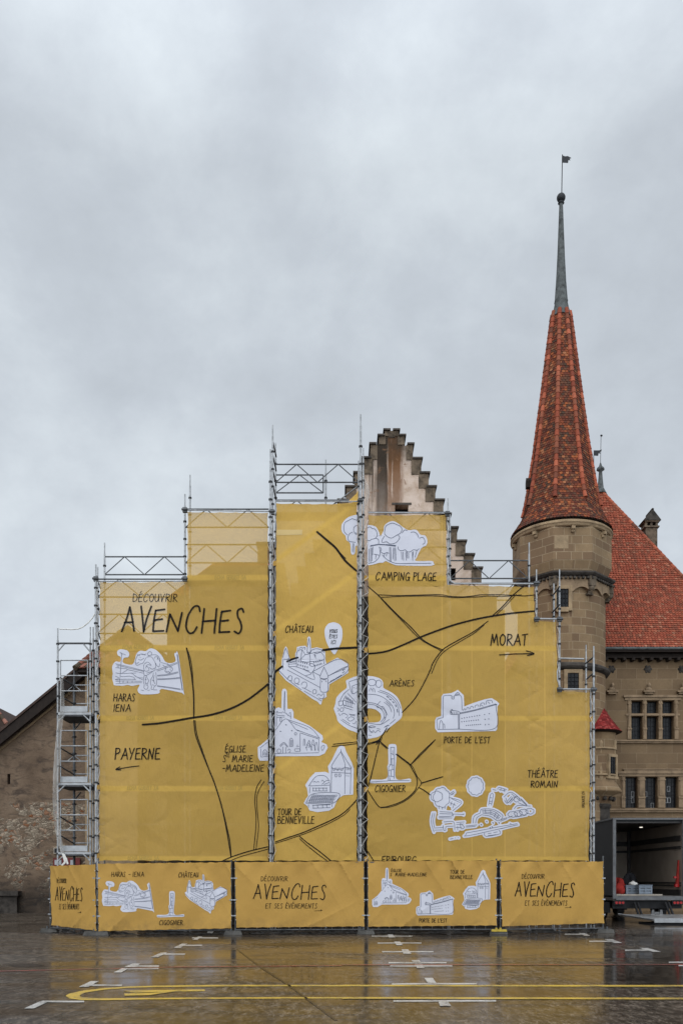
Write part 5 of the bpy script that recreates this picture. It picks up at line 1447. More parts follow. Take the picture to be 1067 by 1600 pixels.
# stud farm: rider and horse clearing a fence
ink = [[(272,140),(262,270),(247,450)], [(250,128),(262,142),(272,150),(292,150),(312,162)], [(258,140),(268,136)], [(205,250),(330,280),(500,325)], [(215,262),(340,296),(500,332)], [(225,272),(224,290)], [(240,275),(238,292)],
 [(205,292),(290,300),(330,312),(280,345)], [(330,312),(495,350)], [(205,345),(260,352),(420,348)], [(205,380),(240,400),(200,415)], [(250,380),(300,385),(350,380),(400,395),(400,415)], [(205,418),(300,412),(420,414)], [(205,432),(330,430),(482,434)], [(205,458),(300,452),(480,448)],
 [(285,432),(284,452)], [(330,432),(328,452)], [(380,432),(378,450)], [(410,380),(440,395),(490,400)], [(420,385),(490,420)], [(370,345),(420,385)],
 [(845,155),(870,330),(900,530)], [(850,152),(880,340),(904,528)], [(630,318),(700,292),(850,236)], [(640,328),(720,300),(852,246)], [(640,372),(750,360),(858,335)], [(640,380),(750,370),(860,344)], [(640,408),(760,404),(882,392)], [(640,416),(760,412),(884,402)], [(640,478),(760,494),(884,514)], [(640,486),(760,502),(884,522)],
 [(520,165),(480,150),(445,162),(425,190),(412,235),(420,262),(440,268),(465,255),(490,248),(510,220),(525,190)], [(440,172),(450,160),(462,172)], [(432,150),(445,166)], [(470,150),(500,158),(530,150)], [(415,240),(430,250),(450,235)], [(460,185),(470,190)], [(445,205),(470,215),(505,195)],
 [(540,150),(560,125),(585,140),(575,165),(550,165),(540,150)], [(545,172),(600,160),(640,165),(668,200),(672,240)], [(530,185),(575,180),(600,205),(625,260),(622,300)], [(505,260),(540,235),(580,270),(540,262),(520,300)], [(610,200),(620,180),(650,185),(640,215)], [(620,240),(640,275),(660,285),(668,250)], [(640,190),(662,210),(668,230)],
 [(500,262),(502,310),(520,330),(555,320),(548,290),(520,275)], [(500,320),(505,370),(530,372),(590,335),(625,310)], [(560,290),(590,310),(620,295)], [(530,350),(590,330)],
 [(505,375),(495,430),(505,470),(500,500),(525,520),(545,490),(535,460),(552,430),(535,400),(525,375)], [(520,390),(515,440),(530,480)], [(510,410),(530,420)], [(512,450),(535,455)],
 [(600,345),(595,380),(575,410),(568,450),(580,490),(575,515),(600,515),(605,490),(630,470),(632,420),(625,340)], [(610,370),(600,420),(615,460)], [(585,420),(610,430)], [(585,470),(610,475)],
 [(470,525),(500,530)], [(540,528),(560,524)], [(600,524),(635,522)], [(680,240),(720,250),(760,262)], [(700,265),(730,300),(720,330),(760,350),(790,330)], [(745,250),(770,270),(800,300),(795,325),(770,310)], [(730,330),(760,335)], [(770,290),(790,300)], [(760,330),(775,352)]]
dr('stud_farm_drawing', tH, [[(188,475),(168,400),(176,350),(168,290),(190,242),(216,226),(256,232),(260,182),(232,165),(221,125),(252,100),(328,114),(350,155),(335,186),(295,190),(284,240),(378,262),(410,205),(425,150),(462,117),(520,122),(565,94),(622,106),(690,170),(720,226),(772,246),(832,224),(818,150),(838,137),(858,150),(915,545),(895,552),(680,512),(665,550),(620,565),(470,567),(434,522),(455,470),(380,482),(330,472),(280,480)]], ink, 0.6)
# the castle
ink = [[(175,350),(148,455),(212,455),(175,350)], [(148,455),(148,575)], [(205,455),(205,545)], [(160,462),(162,476)], [(192,460),(193,474)], [(205,480),(225,495),(285,480)], [(205,545),(460,680),(460,610)], [(205,520),(290,512)], [(215,500),(290,492)], [(205,545),(290,548),(440,615),(385,640)], [(460,600),(440,615)],
 [(105,585),(200,680),(340,790)], [(190,578),(535,765)], [(365,800),(550,905)], [(455,600),(715,470),(825,535),(615,645)], [(455,600),(535,640)], [(615,645),(808,545),(808,605),(620,720)], [(690,475),(700,480)],
 [(575,550),(535,660),(618,660),(575,550)], [(538,670),(575,682),(612,668)], [(538,675),(538,795),(575,812),(615,795),(615,675)], [(550,695),(556,708)], [(590,690),(602,706)],
 [(290,550),(288,420),(305,380),(345,370),(378,420)], [(305,380),(308,350)], [(325,365),(328,345),(348,345),(348,365)], [(360,355),(362,345),(378,345),(376,370)], [(345,370),(330,480)], [(378,420),(330,480),(425,495),(425,410)], [(378,420),(425,410),(445,375),(500,360),(560,378),(575,400)], [(425,495),(575,470),(545,400),(500,410),(470,400)], [(425,410),(500,395),(560,390)], [(575,470),(575,520)], [(425,495),(425,530)],
 [(418,245),(400,385),(435,385),(418,245)], [(395,395),(418,405),(440,390)], [(470,415),(490,460)], [(480,415),(488,440)], [(420,530),(440,510),(475,530),(475,570),(455,600)], [(425,530),(450,545),(475,535)], [(360,560),(380,580),(420,590)], [(365,575),(400,590)],
 [(190,680),(215,640),(240,650),(235,690),(215,690)], [(215,640),(205,660)], [(265,690),(280,665),(310,670),(318,700),(295,725),(270,715),(265,690)], [(338,740),(355,708),(390,712),(398,745),(375,772),(345,765)], [(455,810),(470,785),(495,795),(490,825),(465,830),(455,810)], [(500,850),(520,830),(545,850),(570,825),(578,860),(550,882),(520,870)], [(230,690),(245,700)], [(295,728),(320,735)], [(375,775),(440,810)],
 [(645,705),(650,690),(660,700)], [(665,695),(672,680),(682,690)], [(690,680),(696,668),(706,676)], [(715,665),(722,655),(730,662)], [(738,650),(745,640),(750,648)]]
bold = []
for i in range(5):
    bold.append([(308+i*22, 485+i*5), (310+i*22, 497+i*5)]); bold.append([(305+i*24, 518+i*7), (307+i*24, 530+i*7)])
for i in range(5): bold.append([(470+i*21, 498-i*5), (472+i*21, 506-i*5)]); bold.append([(482+i*16, 532-i*5), (484+i*16, 540-i*5)])
for x, y in ((770,580),(785,572),(770,606),(785,598)): bold.append([(x,y),(x+2,y+5)])
for i in range(7): bold.append([(640+i*18, 705-i*11), (646+i*18, 700-i*11)])
dr('castle_drawing', tC, [[(100,560),(112,552),(132,545),(135,470),(160,360),(175,332),(192,352),(215,450),(228,472),(275,455),(275,410),(290,380),(292,340),(330,330),(380,328),(400,345),(402,245),(418,228),(435,245),(442,355),(500,345),(560,360),(588,395),(590,480),(600,515),(715,452),(832,522),(828,610),(632,730),(625,790),(600,820),(602,860),(560,885),(545,940),(530,940),(510,912),(450,880),(340,800),(180,692),(110,610)]], ink, 0.75, bold=bold)
# pin
D['pin_drawing'] = ([(tC([(675,85),(620,100),(585,150),(582,210),(600,290),(640,370),(683,420),(715,375),(755,290),(768,200),(755,135),(720,98)]), [])], [], 0.8, [])
# church
ink = [[(298,70),(290,270)], [(302,70),(300,270)], [(220,275),(218,320),(300,325)], [(225,280),(235,300),(250,290),(265,300),(280,285),(300,300)], [(300,260),(310,300),(365,340)], [(345,310),(360,290),(362,360)], [(315,300),(340,330)], [(215,330),(215,440)], [(220,345),(300,340)], [(250,385),(250,355),(258,345),(266,355),(266,385),(250,385)],
 [(200,482),(310,360),(415,470),(460,488)], [(310,360),(345,372),(560,450),(660,555)], [(345,385),(540,470)], [(415,470),(665,562)], [(460,505),(655,570)], [(460,510),(460,700)], [(655,570),(655,700)], [(200,722),(330,715),(460,716),(655,712)],
 [(248,640),(292,605),(335,650)], [(255,650),(292,618),(328,655)], [(280,650),(280,720)], [(312,655),(310,720)], [(350,645),(352,580),(368,560),(384,580),(384,645),(350,645)], [(362,580),(362,640)], [(374,580),(374,640)], [(400,515),(412,500),(426,515),(412,530),(400,515)],
 [(220,690),(235,672),(258,682),(255,710),(230,715),(220,690)], [(330,690),(345,672),(360,690),(345,712)], [(405,672),(455,672),(458,695),(405,695),(405,672)], [(420,650),(450,648)], [(425,635),(440,632)],
 [(495,640),(497,580),(508,570),(512,640)], [(530,690),(525,650),(545,600),(555,580),(562,610),(575,690)], [(545,610),(560,630),(550,660)], [(585,690),(580,630),(596,575),(606,620),(612,690)], [(590,620),(605,640)], [(620,690),(618,630),(630,600),(640,640),(645,690)], [(515,660),(540,650)], [(555,640),(580,650)], [(530,620),(545,640)], [(680,665),(690,640),(715,640),(705,670),(690,690),(680,665)],
 [(40,665),(125,600)], [(52,670),(52,760)], [(52,758),(125,748)], [(70,745),(75,700),(95,680),(115,700),(118,740)], [(80,740),(85,710)], [(95,742),(97,700)], [(108,740),(106,712)]]
bold = [[(310,422),(318,424)], [(252,490),(260,490)], [(370,482),(378,484)]]
dr('church_drawing', tE, [[(20,655),(60,625),(125,570),(195,480),(192,300),(205,252),(235,238),(265,250),(268,70),(280,45),(305,42),(322,65),(328,255),(372,255),(392,285),(392,350),(560,430),(645,495),(690,530),(700,570),(680,600),(735,625),(748,660),(715,720),(660,745),(400,748),(200,748),(120,795),(40,795),(22,760)]], ink, 0.7, bold=bold)
# arena
ink = [[(248,185),(285,310),(345,290)], [(250,180),(345,150)], [(285,230),(345,205)], [(285,230),(290,320)], [(300,250),(312,246)], [(325,255),(335,252)], [(250,265),(190,320),(150,390)], [(235,310),(330,410)], [(215,330),(185,400),(200,460)], [(185,385),(320,430)], [(190,440),(295,470)], [(205,345),(300,400)], [(210,360),(300,415)], [(225,340),(215,450)], [(245,350),(235,455)], [(265,370),(255,460)], [(285,390),(275,465)],
 [(135,400),(180,395),(178,440),(140,445),(135,400)], [(150,490),(165,470),(190,475),(185,505),(160,512),(150,490)], [(120,470),(140,490),(125,510)], [(195,465),(290,495)], [(165,550),(190,530),(240,560),(210,585)], [(230,595),(270,570),(310,590),(265,620),(230,595)], [(260,550),(320,560)], [(250,540),(320,548)], [(160,605),(250,665),(340,700)], [(175,595),(260,650)], [(290,640),(310,650),(330,620)], [(135,530),(155,560)],
 [(460,320),(560,330),(650,370),(730,450),(755,530),(740,590)], [(570,290),(680,330),(760,400),(800,480),(810,560)], [(590,275),(700,320),(780,390),(825,480)], [(460,410),(540,425),(620,470),(660,530),(650,600),(600,660)], [(460,430),(530,440),(600,480),(640,540),(635,590),(600,630)], [(640,410),(700,460),(725,520)], [(660,400),(715,450)], [(560,440),(600,400)], [(610,465),(630,460),(680,555)], [(640,590),(665,560)],
 cloud(505,190,42,34,8), cloud(580,205,30,38,7), [(490,250),(505,275),(520,250)], [(480,260),(475,290)], [(510,265),(515,295)], [(530,255),(540,300)], [(460,640),(600,655),(700,600)], [(470,680),(500,670),(545,680)], [(470,700),(500,750),(520,720),(540,750),(570,720),(600,740)], [(460,775),(500,780)], [(640,690),(700,665)], [(650,680),(690,660)], [(700,655),(765,600)], [(480,730),(520,745)], [(560,700),(600,710)], [(470,690),(540,688)]]
bold = [[(700,375),(720,385)], [(735,405),(750,418)], [(765,440),(775,460)], [(785,490),(790,520)], [(560,460),(580,470)], [(595,475),(615,490)], [(670,345),(690,358)], [(470,685),(500,690)]]
dr('arena_drawing', tA, [[(80,480),(100,420),(110,360),(160,300),(225,245),(215,175),(240,155),(330,120),(420,118),(510,120),(600,150),(632,200),(632,250),(720,300),(790,360),(830,450),(842,540),(825,590),(740,660),(690,700),(600,780),(530,805),(440,812),(340,750),(240,710),(135,630),(110,560)]], ink, 0.75, holes=[[(440,478),(500,480),(560,500),(605,550),(600,610),(560,632),(440,632),(400,600),(395,520)]], bold=bold)
# column
ink = [[(668,80),(695,80)], [(668,80),(668,200),(655,215),(652,310)], [(695,80),(692,300)], [(668,120),(690,135)], [(668,160),(690,160)], [(675,160),(676,200)], [(660,200),(690,205)], [(655,240),(690,235)], [(670,240),(672,280)], [(655,280),(690,285)], [(650,312),(695,312)], [(530,322),(650,314)], [(695,312),(800,312)], [(682,100),(683,130)], [(680,205),(682,235)], [(662,290),(664,310)]]
dr('column_drawing', tG, [[(525,318),(530,306),(640,296),(645,210),(652,195),(652,75),(668,58),(695,58),(710,75),(708,160),(706,298),(800,298),(808,312),(800,324),(700,326),(600,330),(532,330)]], ink, 0.8)
# water-side camp: trees
ink = [[(235,75),(205,70),(180,60),(150,75),(115,95),(102,130),(105,180),(135,215)], [(235,120),(205,130),(192,155),(200,190),(230,195)], [(185,185),(155,200),(140,235),(150,270),(210,280)], [(185,290),(180,370)], [(195,290),(192,375)], [(205,200),(235,215)],
 [(300,165),(320,145),(345,135),(365,150),(390,155),(410,190),(408,225),(385,245),(360,250),(340,265),(310,255)], [(390,240),(420,250),(425,280),(420,305)], [(345,320),(400,300),(480,305),(580,318)], [(350,330),(350,470)], [(360,330),(362,455)], [(370,318),(368,400)], [(430,320),(438,380),(420,430),(380,465),(330,475)], [(380,390),(430,400)], [(400,400),(395,440)], [(335,340),(336,460)],
 [(480,175),(490,130),(520,110),(555,100),(590,115),(625,130),(640,160),(625,195),(590,215),(545,240),(510,230),(480,200),(480,175)], [(480,220),(460,250),(455,280),(500,275),(525,295),(570,290),(600,270),(620,235),(605,215)], [(440,325),(450,350),(440,365),(470,385),(500,375),(520,385)], [(455,395),(500,440),(560,470),(620,478),(740,475),(910,473)],
 [(600,320),(610,350),(640,360),(670,350),(690,370),(720,368),(745,350),(780,355),(800,340)], [(640,195),(665,165),(690,175)], [(720,190),(750,185),(780,205),(795,240)], [(800,245),(830,235),(850,260),(850,290),(830,300)], [(525,325),(528,460)], [(535,325),(540,460)], [(570,330),(572,455)], [(580,330),(584,450)], [(560,330),(556,440)], [(635,370),(640,440)], [(650,370),(655,450)], [(675,365),(680,450)], [(685,370),(690,430)], [(700,380),(702,430)], [(735,370),(740,450)], [(745,365),(738,440)], [(780,350),(760,420)], [(480,385),(470,420)], [(500,380),(495,410)]]
bold = [[(350,312),(420,300)], [(430,300),(480,302)], [(490,302),(580,312)]]
dr('camp_drawing', tP, [[(78,160),(85,110),(130,55),(190,30),(250,25),(300,60),(310,112),(350,118),(400,135),(430,190),(440,220),(470,170),(480,120),(530,85),(580,88),(650,140),(700,168),(770,165),(810,210),(855,220),(875,265),(865,310),(820,335),(775,425),(770,452),(915,452),(932,472),(915,495),(620,495),(560,485),(490,455),(465,470),(430,470),(400,480),(340,492),(300,480),(280,400),(225,310),(208,330),(205,380),(185,395),(168,380),(160,290),(125,260),(118,220),(90,195)]], ink, 0.85, bold=bold)
# east gate
ink = [[(245,470),(245,240),(258,212),(300,205),(345,208)], [(375,212),(420,205),(460,222),(468,385)], [(345,208),(348,248),(375,248),(375,212)], [(358,215),(360,240)], [(385,200),(415,170),(440,198),(385,200)], [(412,178),(420,195)], [(245,470),(178,490),(172,540),(180,610)], [(200,610),(205,535),(222,502),(240,540),(242,610)], [(248,545),(262,555),(264,600)], [(180,612),(400,608),(860,598),(872,320)], [(335,435),(332,395),(345,385),(430,400),(440,430),(335,432)], [(425,440),(428,605)], [(438,435),(438,605)], [(440,428),(640,385),(880,315)], [(440,418),(640,375),(870,308)], [(480,390),(490,372),(505,370),(508,388)], [(520,380),(525,358),(545,352),(550,375)], [(565,370),(570,345),(595,340),(600,362)], [(620,358),(625,330),(660,322),(665,345)], [(685,345),(690,305),(730,300),(735,325)], [(755,318),(760,275),(820,268),(830,300)], [(690,320),(720,340)], [(775,285),(800,310)], [(370,400),(372,430)], [(395,405),(396,430)], [(415,405),(416,428)]]
bold = [[(345,375),(352,380)], [(340,400),(350,420)], [(868,316),(880,318)]]
for i in range(8): bold.append([(465+i*30, 480-i*5), (467+i*30, 482-i*5)]); bold.append([(465+i*28, 520-i*3), (467+i*28, 522-i*3)]); bold.append([(520+i*24, 565-i*2), (522+i*24, 566-i*2)])
for x, y in ((735,435),(790,425),(740,492),(785,487),(745,556),(785,552)): bold.append([(x,y),(x+3,y+2)])
dr('gate_drawing', tO, [[(150,600),(150,500),(165,468),(222,450),(225,220),(245,190),(340,180),(385,160),(418,140),(455,175),(488,205),(495,340),(600,300),(740,255),(820,240),(880,275),(912,305),(890,340),(888,610),(870,630),(600,636),(300,642),(180,645)]], ink, 0.8, bold=bold)
# tower with inn
ink = [[(322,95),(325,115)], [(322,110),(258,220),(350,220),(322,110)], [(322,110),(395,225)], [(350,220),(395,228)], [(258,222),(256,395)], [(350,222),(350,405)], [(392,228),(388,405)], [(258,255),(350,260),(392,262)], [(265,222),(268,240),(280,240),(282,222)], [(292,222),(294,240),(306,240),(308,222)], [(320,222),(322,240),(334,240),(336,222)], [(360,225),(362,238)], [(372,226),(374,240)], [(382,228),(384,240)], [(282,268),(284,286),(296,284),(294,268),(282,268)], [(308,268),(310,286),(322,284),(320,268),(308,268)], [(360,272),(362,284)], [(374,276),(376,286)],
 [(100,350),(150,285),(210,280),(240,310)], [(100,350),(245,345)], [(130,325),(140,318),(150,325)], [(155,325),(165,318),(172,325)], [(188,320),(195,308),(205,322)], [(190,340),(225,312),(248,318)], [(205,340),(245,325)], [(108,360),(105,400)], [(125,365),(230,365)], [(125,385),(230,385)], [(130,362),(132,386)], [(150,362),(152,386)], [(172,362),(174,386)], [(200,362),(202,386)], [(222,362),(224,386)], [(248,330),(248,395)],
 [(78,470),(130,405),(308,402),(262,472),(78,470)], [(98,478),(98,500)], [(125,485),(250,480)], [(125,505),(250,500)], [(130,482),(132,505)], [(160,482),(162,505)], [(195,482),(197,505)], [(225,480),(227,503)], [(262,475),(262,495)]]
for i in range(6): ink.append([(88+i*8, 462-i*10), (180+i*6, 466-i*10), (270+i*6, 464-i*10)])
for i in range(12): ink.append([(105+i*14, 466), (112+i*14, 440), (125+i*14, 415)])
dr('old_tower_drawing', tG, [[(65,470),(80,440),(95,420),(88,370),(75,345),(110,290),(145,255),(215,252),(240,262),(232,215),(260,170),(300,85),(322,68),(348,78),(360,115),(400,190),(412,230),(408,410),(340,415),(300,440),(275,500),(240,522),(160,532),(105,520),(90,490)]], ink, 0.75)
# roman theatre, in several cut-outs
st = [cloud(435,180,68,78,8,0.05), [(108,250),(110,210),(150,190),(200,170),(240,185),(290,195),(302,220),(290,255),(345,265),(355,300),(320,325),(290,360),(340,365),(362,390),(350,410),(290,400),(275,425),(340,420),(365,455),(410,460),(400,430),(425,380),(455,360),(460,335),(510,320),(540,232),(570,215),(545,205),(550,185),(580,185),(600,170),(660,185),(760,240),(820,290),(835,325),(870,335),(875,370),(850,395),(720,432),(745,450),(740,470),(620,500),(620,530),(520,552),(490,530),(380,550),(350,535),(345,510),(280,520),(260,505),(210,505),(190,510),(140,522),(105,500),(100,400),(110,365),(150,355),(155,335),(120,320),(105,290)], [(235,565),(250,548),(310,535),(328,548),(320,565),(250,580)]]
ink = [cloud(432,180,52,60,11,0.10), cloud(185,262,55,66,7,0.12), cloud(150,255,40,36,6,0.1), [(165,320),(166,345)], [(190,330),(190,350)], [(210,330),(208,345)], [(245,235),(275,215)], [(250,245),(280,225)], [(255,240),(270,238)], [(240,260),(330,295),(265,360)], [(255,270),(320,300)], [(245,300),(290,320)], [(260,290),(250,320)], [(280,300),(265,340)],
 [(170,365),(260,370)], [(170,380),(345,385)], [(165,410),(262,412)], [(165,402),(255,398),(268,385)], [(260,370),(268,400)], [(345,378),(345,390)], [(120,375),(110,430),(118,480),(130,515)], [(135,375),(125,430),(132,480)], [(130,485),(195,480)], [(130,500),(190,498)], [(200,440),(270,440),(280,500)], [(195,465),(200,500),(215,500),(215,475),(270,470)], [(290,445),(350,440)], [(290,460),(345,455)], [(300,470),(300,500)], [(320,450),(350,480),(325,490),(320,450)], [(285,480),(330,480)],
 [(360,470),(440,462)], [(360,478),(430,472)], [(412,450),(420,400),(465,375)], [(430,450),(440,410),(475,388)], [(465,375),(475,348),(560,350),(628,395),(595,432),(540,400),(475,388)], [(475,355),(560,362),(615,402)], [(478,366),(555,375),(605,412)], [(480,376),(550,386),(600,420)], [(500,350),(505,380)], [(540,355),(540,390)], [(580,370),(565,405)], [(600,385),(580,420)], [(525,320),(540,240),(560,240),(545,320)], [(535,265),(552,265)], [(532,290),(550,290)], [(530,305),(545,305)],
 [(555,205),(580,210)], [(590,205),(600,190),(655,205)], [(600,205),(650,215)], [(615,195),(612,215)], [(640,200),(636,222)], [(635,260),(680,225),(730,250),(800,320)], [(650,265),(665,300),(705,255)], [(660,290),(690,255)], [(640,280),(660,305),(700,270)], [(680,305),(720,260)], [(760,270),(805,318)], [(710,345),(740,320),(830,325)], cloud(728,275,18,18,6,0.15), [(740,300),(800,325)], [(690,235),(760,290)],
 cloud(700,385,30,18,7,0.2), cloud(740,378,26,18,7,0.2), cloud(780,368,28,18,7,0.2), cloud(825,362,26,18,7,0.2), [(665,410),(700,395)], [(720,405),(800,390)], [(610,435),(660,415)], [(610,425),(660,408)],
 [(365,520),(360,535),(380,540),(740,460)], [(365,520),(500,495),(600,475),(735,452)], [(495,520),(505,545),(610,525),(600,500)], [(520,525),(545,522)], [(560,518),(590,512)], [(520,540),(580,532)], [(615,490),(670,475)], [(680,450),(690,455)], [(245,565),(268,560)], [(280,556),(286,557)], [(302,555),(308,556)]]
bold = [[(470,458),(474,462)], [(510,436),(514,440)], [(555,445),(559,449)], [(600,445),(604,449)], [(550,475),(554,478)], [(535,482),(539,485)]]
dr('theatre_drawing', tT, st, ink, 0.75, holes=[[(440,470),(445,430),(480,405),(530,402),(575,425),(590,450),(520,465)], [(570,290),(585,225),(625,225),(635,300),(670,330),(690,350),(640,400),(600,360)], [(140,450),(138,400),(150,385),(152,420),(190,425),(185,460)]], bold=bold)

import numpy as np
def halo(strokes, rad, step=0.9):
    """the cut-out round a drawing: everything nearer than rad to one of its lines (marching squares)"""
    seg = []
    for p in strokes:
        q = crom(p, 2.5)
        seg += [(a.x, a.y, b.x, b.y) for a, b in zip(q[:-1], q[1:])]
    s = np.array(seg); x0, y0 = s[:, [0, 2]].min()-rad-2, s[:, [1, 3]].min()-rad-2; x1, y1 = s[:, [0, 2]].max()+rad+2, s[:, [1, 3]].max()+rad+2
    gx = np.arange(x0, x1, step); gy = np.arange(y0, y1, step); XX, YY = np.meshgrid(gx, gy); Dm = np.full(XX.shape, 1e9)
    for ax, ay, bx_, by_ in s:
        dx, dy = bx_-ax, by_-ay; l2 = dx*dx+dy*dy+1e-9
        t = np.clip(((XX-ax)*dx+(YY-ay)*dy)/l2, 0, 1); Dm = np.minimum(Dm, (XX-ax-t*dx)**2+(YY-ay-t*dy)**2)
    V = rad - np.sqrt(Dm); T = []
    for j in range(len(gy)-1):
        for i in range(len(gx)-1):
            c = [(gx[i], gy[j], V[j, i]), (gx[i+1], gy[j], V[j, i+1]), (gx[i+1], gy[j+1], V[j+1, i+1]), (gx[i], gy[j+1], V[j+1, i])]
            if max(k[2] for k in c) <= 0: continue
            pts = []
            for k in range(4):
                a, b = c[k], c[(k+1) % 4]
                if a[2] > 0: pts.append(Vector((a[0], a[1])))
                if (a[2] > 0) != (b[2] > 0):
                    f = a[2]/(a[2]-b[2]); pts.append(Vector((a[0]+(b[0]-a[0])*f, a[1]+(b[1]-a[1])*f)))
            for k in range(1, len(pts)-1): T.append((pts[0], pts[k], pts[k+1]))
    return T
def shrink(p, k):
    cx = sum(q[0] for q in p)/len(p); cy = sum(q[1] for q in p)/len(p)
    return [(cx+(q[0]-cx)*k, cy+(q[1]-cy)*k) for q in p]
def art(names, parent, mapper, x0, x1, off, xf=None, big=True, L=12):
    for nme in names:
        stick, ink, w, bold = D[nme]
        T = []; I = []
        f = xf.get(nme) if xf else None
        if f is None: fn = lambda p: p
        else:
            (a0, b0, a1, b1), (c0, d0, c1, d1) = f
            fn = lambda p: (c0 + (p[0]-a0)/(a1-a0)*(c1-c0), d0 + (p[1]-b0)/(b1-b0)*(d1-d0))
        sc_ = 1.0 if f is None else 0.68
        if nme == 'theatre_drawing': T = halo(ink + [shrink(ink[q], k) for q in (0, 1, 2) for k in (0.75, 0.5, 0.25, 0.05)] + bold, 2.9)
        else:
          for p, hs in stick: T += fill([fn(q) for q in p], [[fn(q) for q in h] for h in hs], nme not in ('castle_drawing', 'gate_drawing', 'old_tower_drawing', 'church_drawing'))
        for p in ink: I += stroke([fn(q) for q in p], w*(1.0 if f is None else 0.72), True, 2.0, caps=False)
        for p in bold: I += stroke([fn(q) for q in p], w*1.9*(1.0 if f is None else 0.7), False)
        T = clipx(T, x0, x1); I = clipx(I, x0, x1)
        s = lay(nme, T, mapper, off, M['print_white'], parent, L)
        if s and I: lay('ink_lines', I, mapper, off*1.6, M['print_ink'], s, L)
def bbox(name):
    xs = [q[0] for p, h in D[name][0] for q in p]; ys = [q[1] for p, h in D[name][0] for q in p]
    return (min(xs), min(ys), max(xs), max(ys))
# ------------------------------------------------------------------ the three big printed sheets on the scaffold
YSH = 27.0
EDGES = [X_(q, 27.0) for q in (155, 419, 430, 558, 574, 697, 836, 921)]
def ridge_(x): return (1-abs(math.sin(x)))**3
def sag(x, z):
    # slow billow, plus sharp little pulls that fan out from the ties along each upright hem
    d = min(abs(x-e) for e in EDGES); w = math.exp(-d/0.45)*(0.6+0.6*math.sin(1.3*z+2.1*x))
    return (0.022*math.sin(0.8*x + 1.1*z) + 0.012*math.sin(2.3*x - 1.7*z + 1.0) + 0.006*math.sin(4.1*z + 0.6*x)
            + w*(0.030*ridge_(2.6*z + 1.5*x) + 0.022*ridge_(3.7*z - 2.1*x + 1.3)) + 0.004*math.sin(1.9*x + 3.1*z + 0.4))
def sheet_map(px, py, off):
    p = at(px, py, YSH); p.y += sag(p.x, p.z) - off
    return p
roads = []
def rd(tile, pts, w, **k): roads.append((tile(pts), w))
rd(tL, [(258,827),(350,820),(450,805),(540,790),(620,778),(700,757),(780,725),(850,685),(910,640),(960,598)], 2.9)
rd(tC, [(40,622),(90,580),(140,542)], 3.0); rd(tC, [(190,490),(235,470),(300,450)], 3.0); rd(tC, [(560,376),(640,365),(740,357),(925,348)], 3.2)
rd(tR, [(40,406),(100,402),(160,390),(240,358),(320,322),(400,290),(500,255),(600,228),(700,208),(800,194),(918,184)], 2.6)
rd(tL, [(504,402),(519,470),(533,560),(543,650),(545,720),(545,792)], 1.9); rd(tL, [(504,402),(525,460),(537,540),(541,640),(546,780)], 1.0)
rd(tL, [(545,805),(553,880),(580,960),(620,1060),(660,1160),(700,1290),(725,1410),(740,1500),(750,1562)], 1.5); rd(tL, [(552,805),(561,880),(590,970),(630,1080),(662,1160),(700,1285),(730,1410),(744,1480),(751,1560)], 1.2)
rd(tL, [(918,1135),(892,1180),(882,1250),(888,1320),(888,1400),(876,1525)], 1.1); rd(tL, [(934,1145),(906,1190),(893,1240),(898,1330),(903,1400),(889,1525)], 1.0)
rd(tL, [(690,1592),(760,1561),(850,1532),(960,1506)], 1.5); rd(tL, [(730,1592),(810,1560),(960,1519)], 1.1)
rd(tW, [(20,716),(110,685),(200,655),(300,612),(380,575),(440,540),(490,495),(526,454)], 1.6); rd(tW, [(20,724),(120,693),(220,658),(330,612),(400,577),(450,547),(482,516)], 1.0)
rd(tW, [(183,676),(230,715),(300,765),(372,824)], 1.5); rd(tW, [(184,690),(220,724),(290,780),(350,824)], 1.1); rd(tW, [(580,756),(600,785),(624,822)], 1.3)
rd(tM, [(402,328),(480,395),(560,465),(640,570),(745,662)], 3.0); rd(tM, [(560,465),(600,508),(640,548)], 1.2)
rd(tR, [(44,50),(100,100),(140,140),(200,200),(270,265),(330,330),(380,362),(440,388)], 1.5); rd(tR, [(118,120),(160,166),(220,226),(300,312),(350,350),(430,392)], 1.1)
rd(tR, [(100,100),(200,103),(300,100),(420,97),(480,105),(560,108),(640,98),(720,97),(800,100),(860,104),(918,100)], 1.2); rd(tR, [(122,113),(250,106),(400,104),(500,112),(600,110),(680,104),(760,106),(850,98)], 1.0)
rd(tR, [(860,53),(800,105),(750,160),(692,212)], 1.6); rd(tR, [(822,95),(770,152),(720,200)], 1.0)
rd(tR, [(675,235),(600,290),(520,335),(460,370),(430,395),(390,450),(370,500),(330,580),(290,645),(228,712)], 1.5); rd(tR, [(655,255),(600,300),(530,342),(450,392),(410,440),(380,510)], 1.1)
rd(tA, [(672,695),(625,770),(585,830),(555,880)], 1.5); rd(tA, [(704,692),(665,742)], 1.0); rd(tA, [(505,862),(560,848),(590,828)], 1.3); rd(tA, [(620,800),(600,850)], 0.8)
rd(tG, [(600,10),(578,90),(552,200),(525,310),(504,372)], 1.4); rd(tG, [(588,40),(575,105)], 0.9)
rd(tG, [(504,372),(540,430),(578,485),(604,498),(662,488),(740,460),(800,420),(840,375),(852,330),(848,290),(822,240),(800,203),(762,172),(705,128)], 1.3); rd(tG, [(600,503),(680,492),(762,457),(822,410),(862,360),(882,328),(852,283),(828,230),(806,200),(712,126)], 1.0); rd(tG, [(590,35),(620,62),(650,88)], 1.5); rd(tG, [(598,52),(640,88)], 1.0)
rd(tG, [(262,75),(350,66),(438,54)], 1.2); rd(tG, [(270,60),(350,52),(436,42)], 1.2); rd(tG, [(504,56),(560,40),(592,26)], 1.3); rd(tG, [(504,64),(580,44)], 0.9)
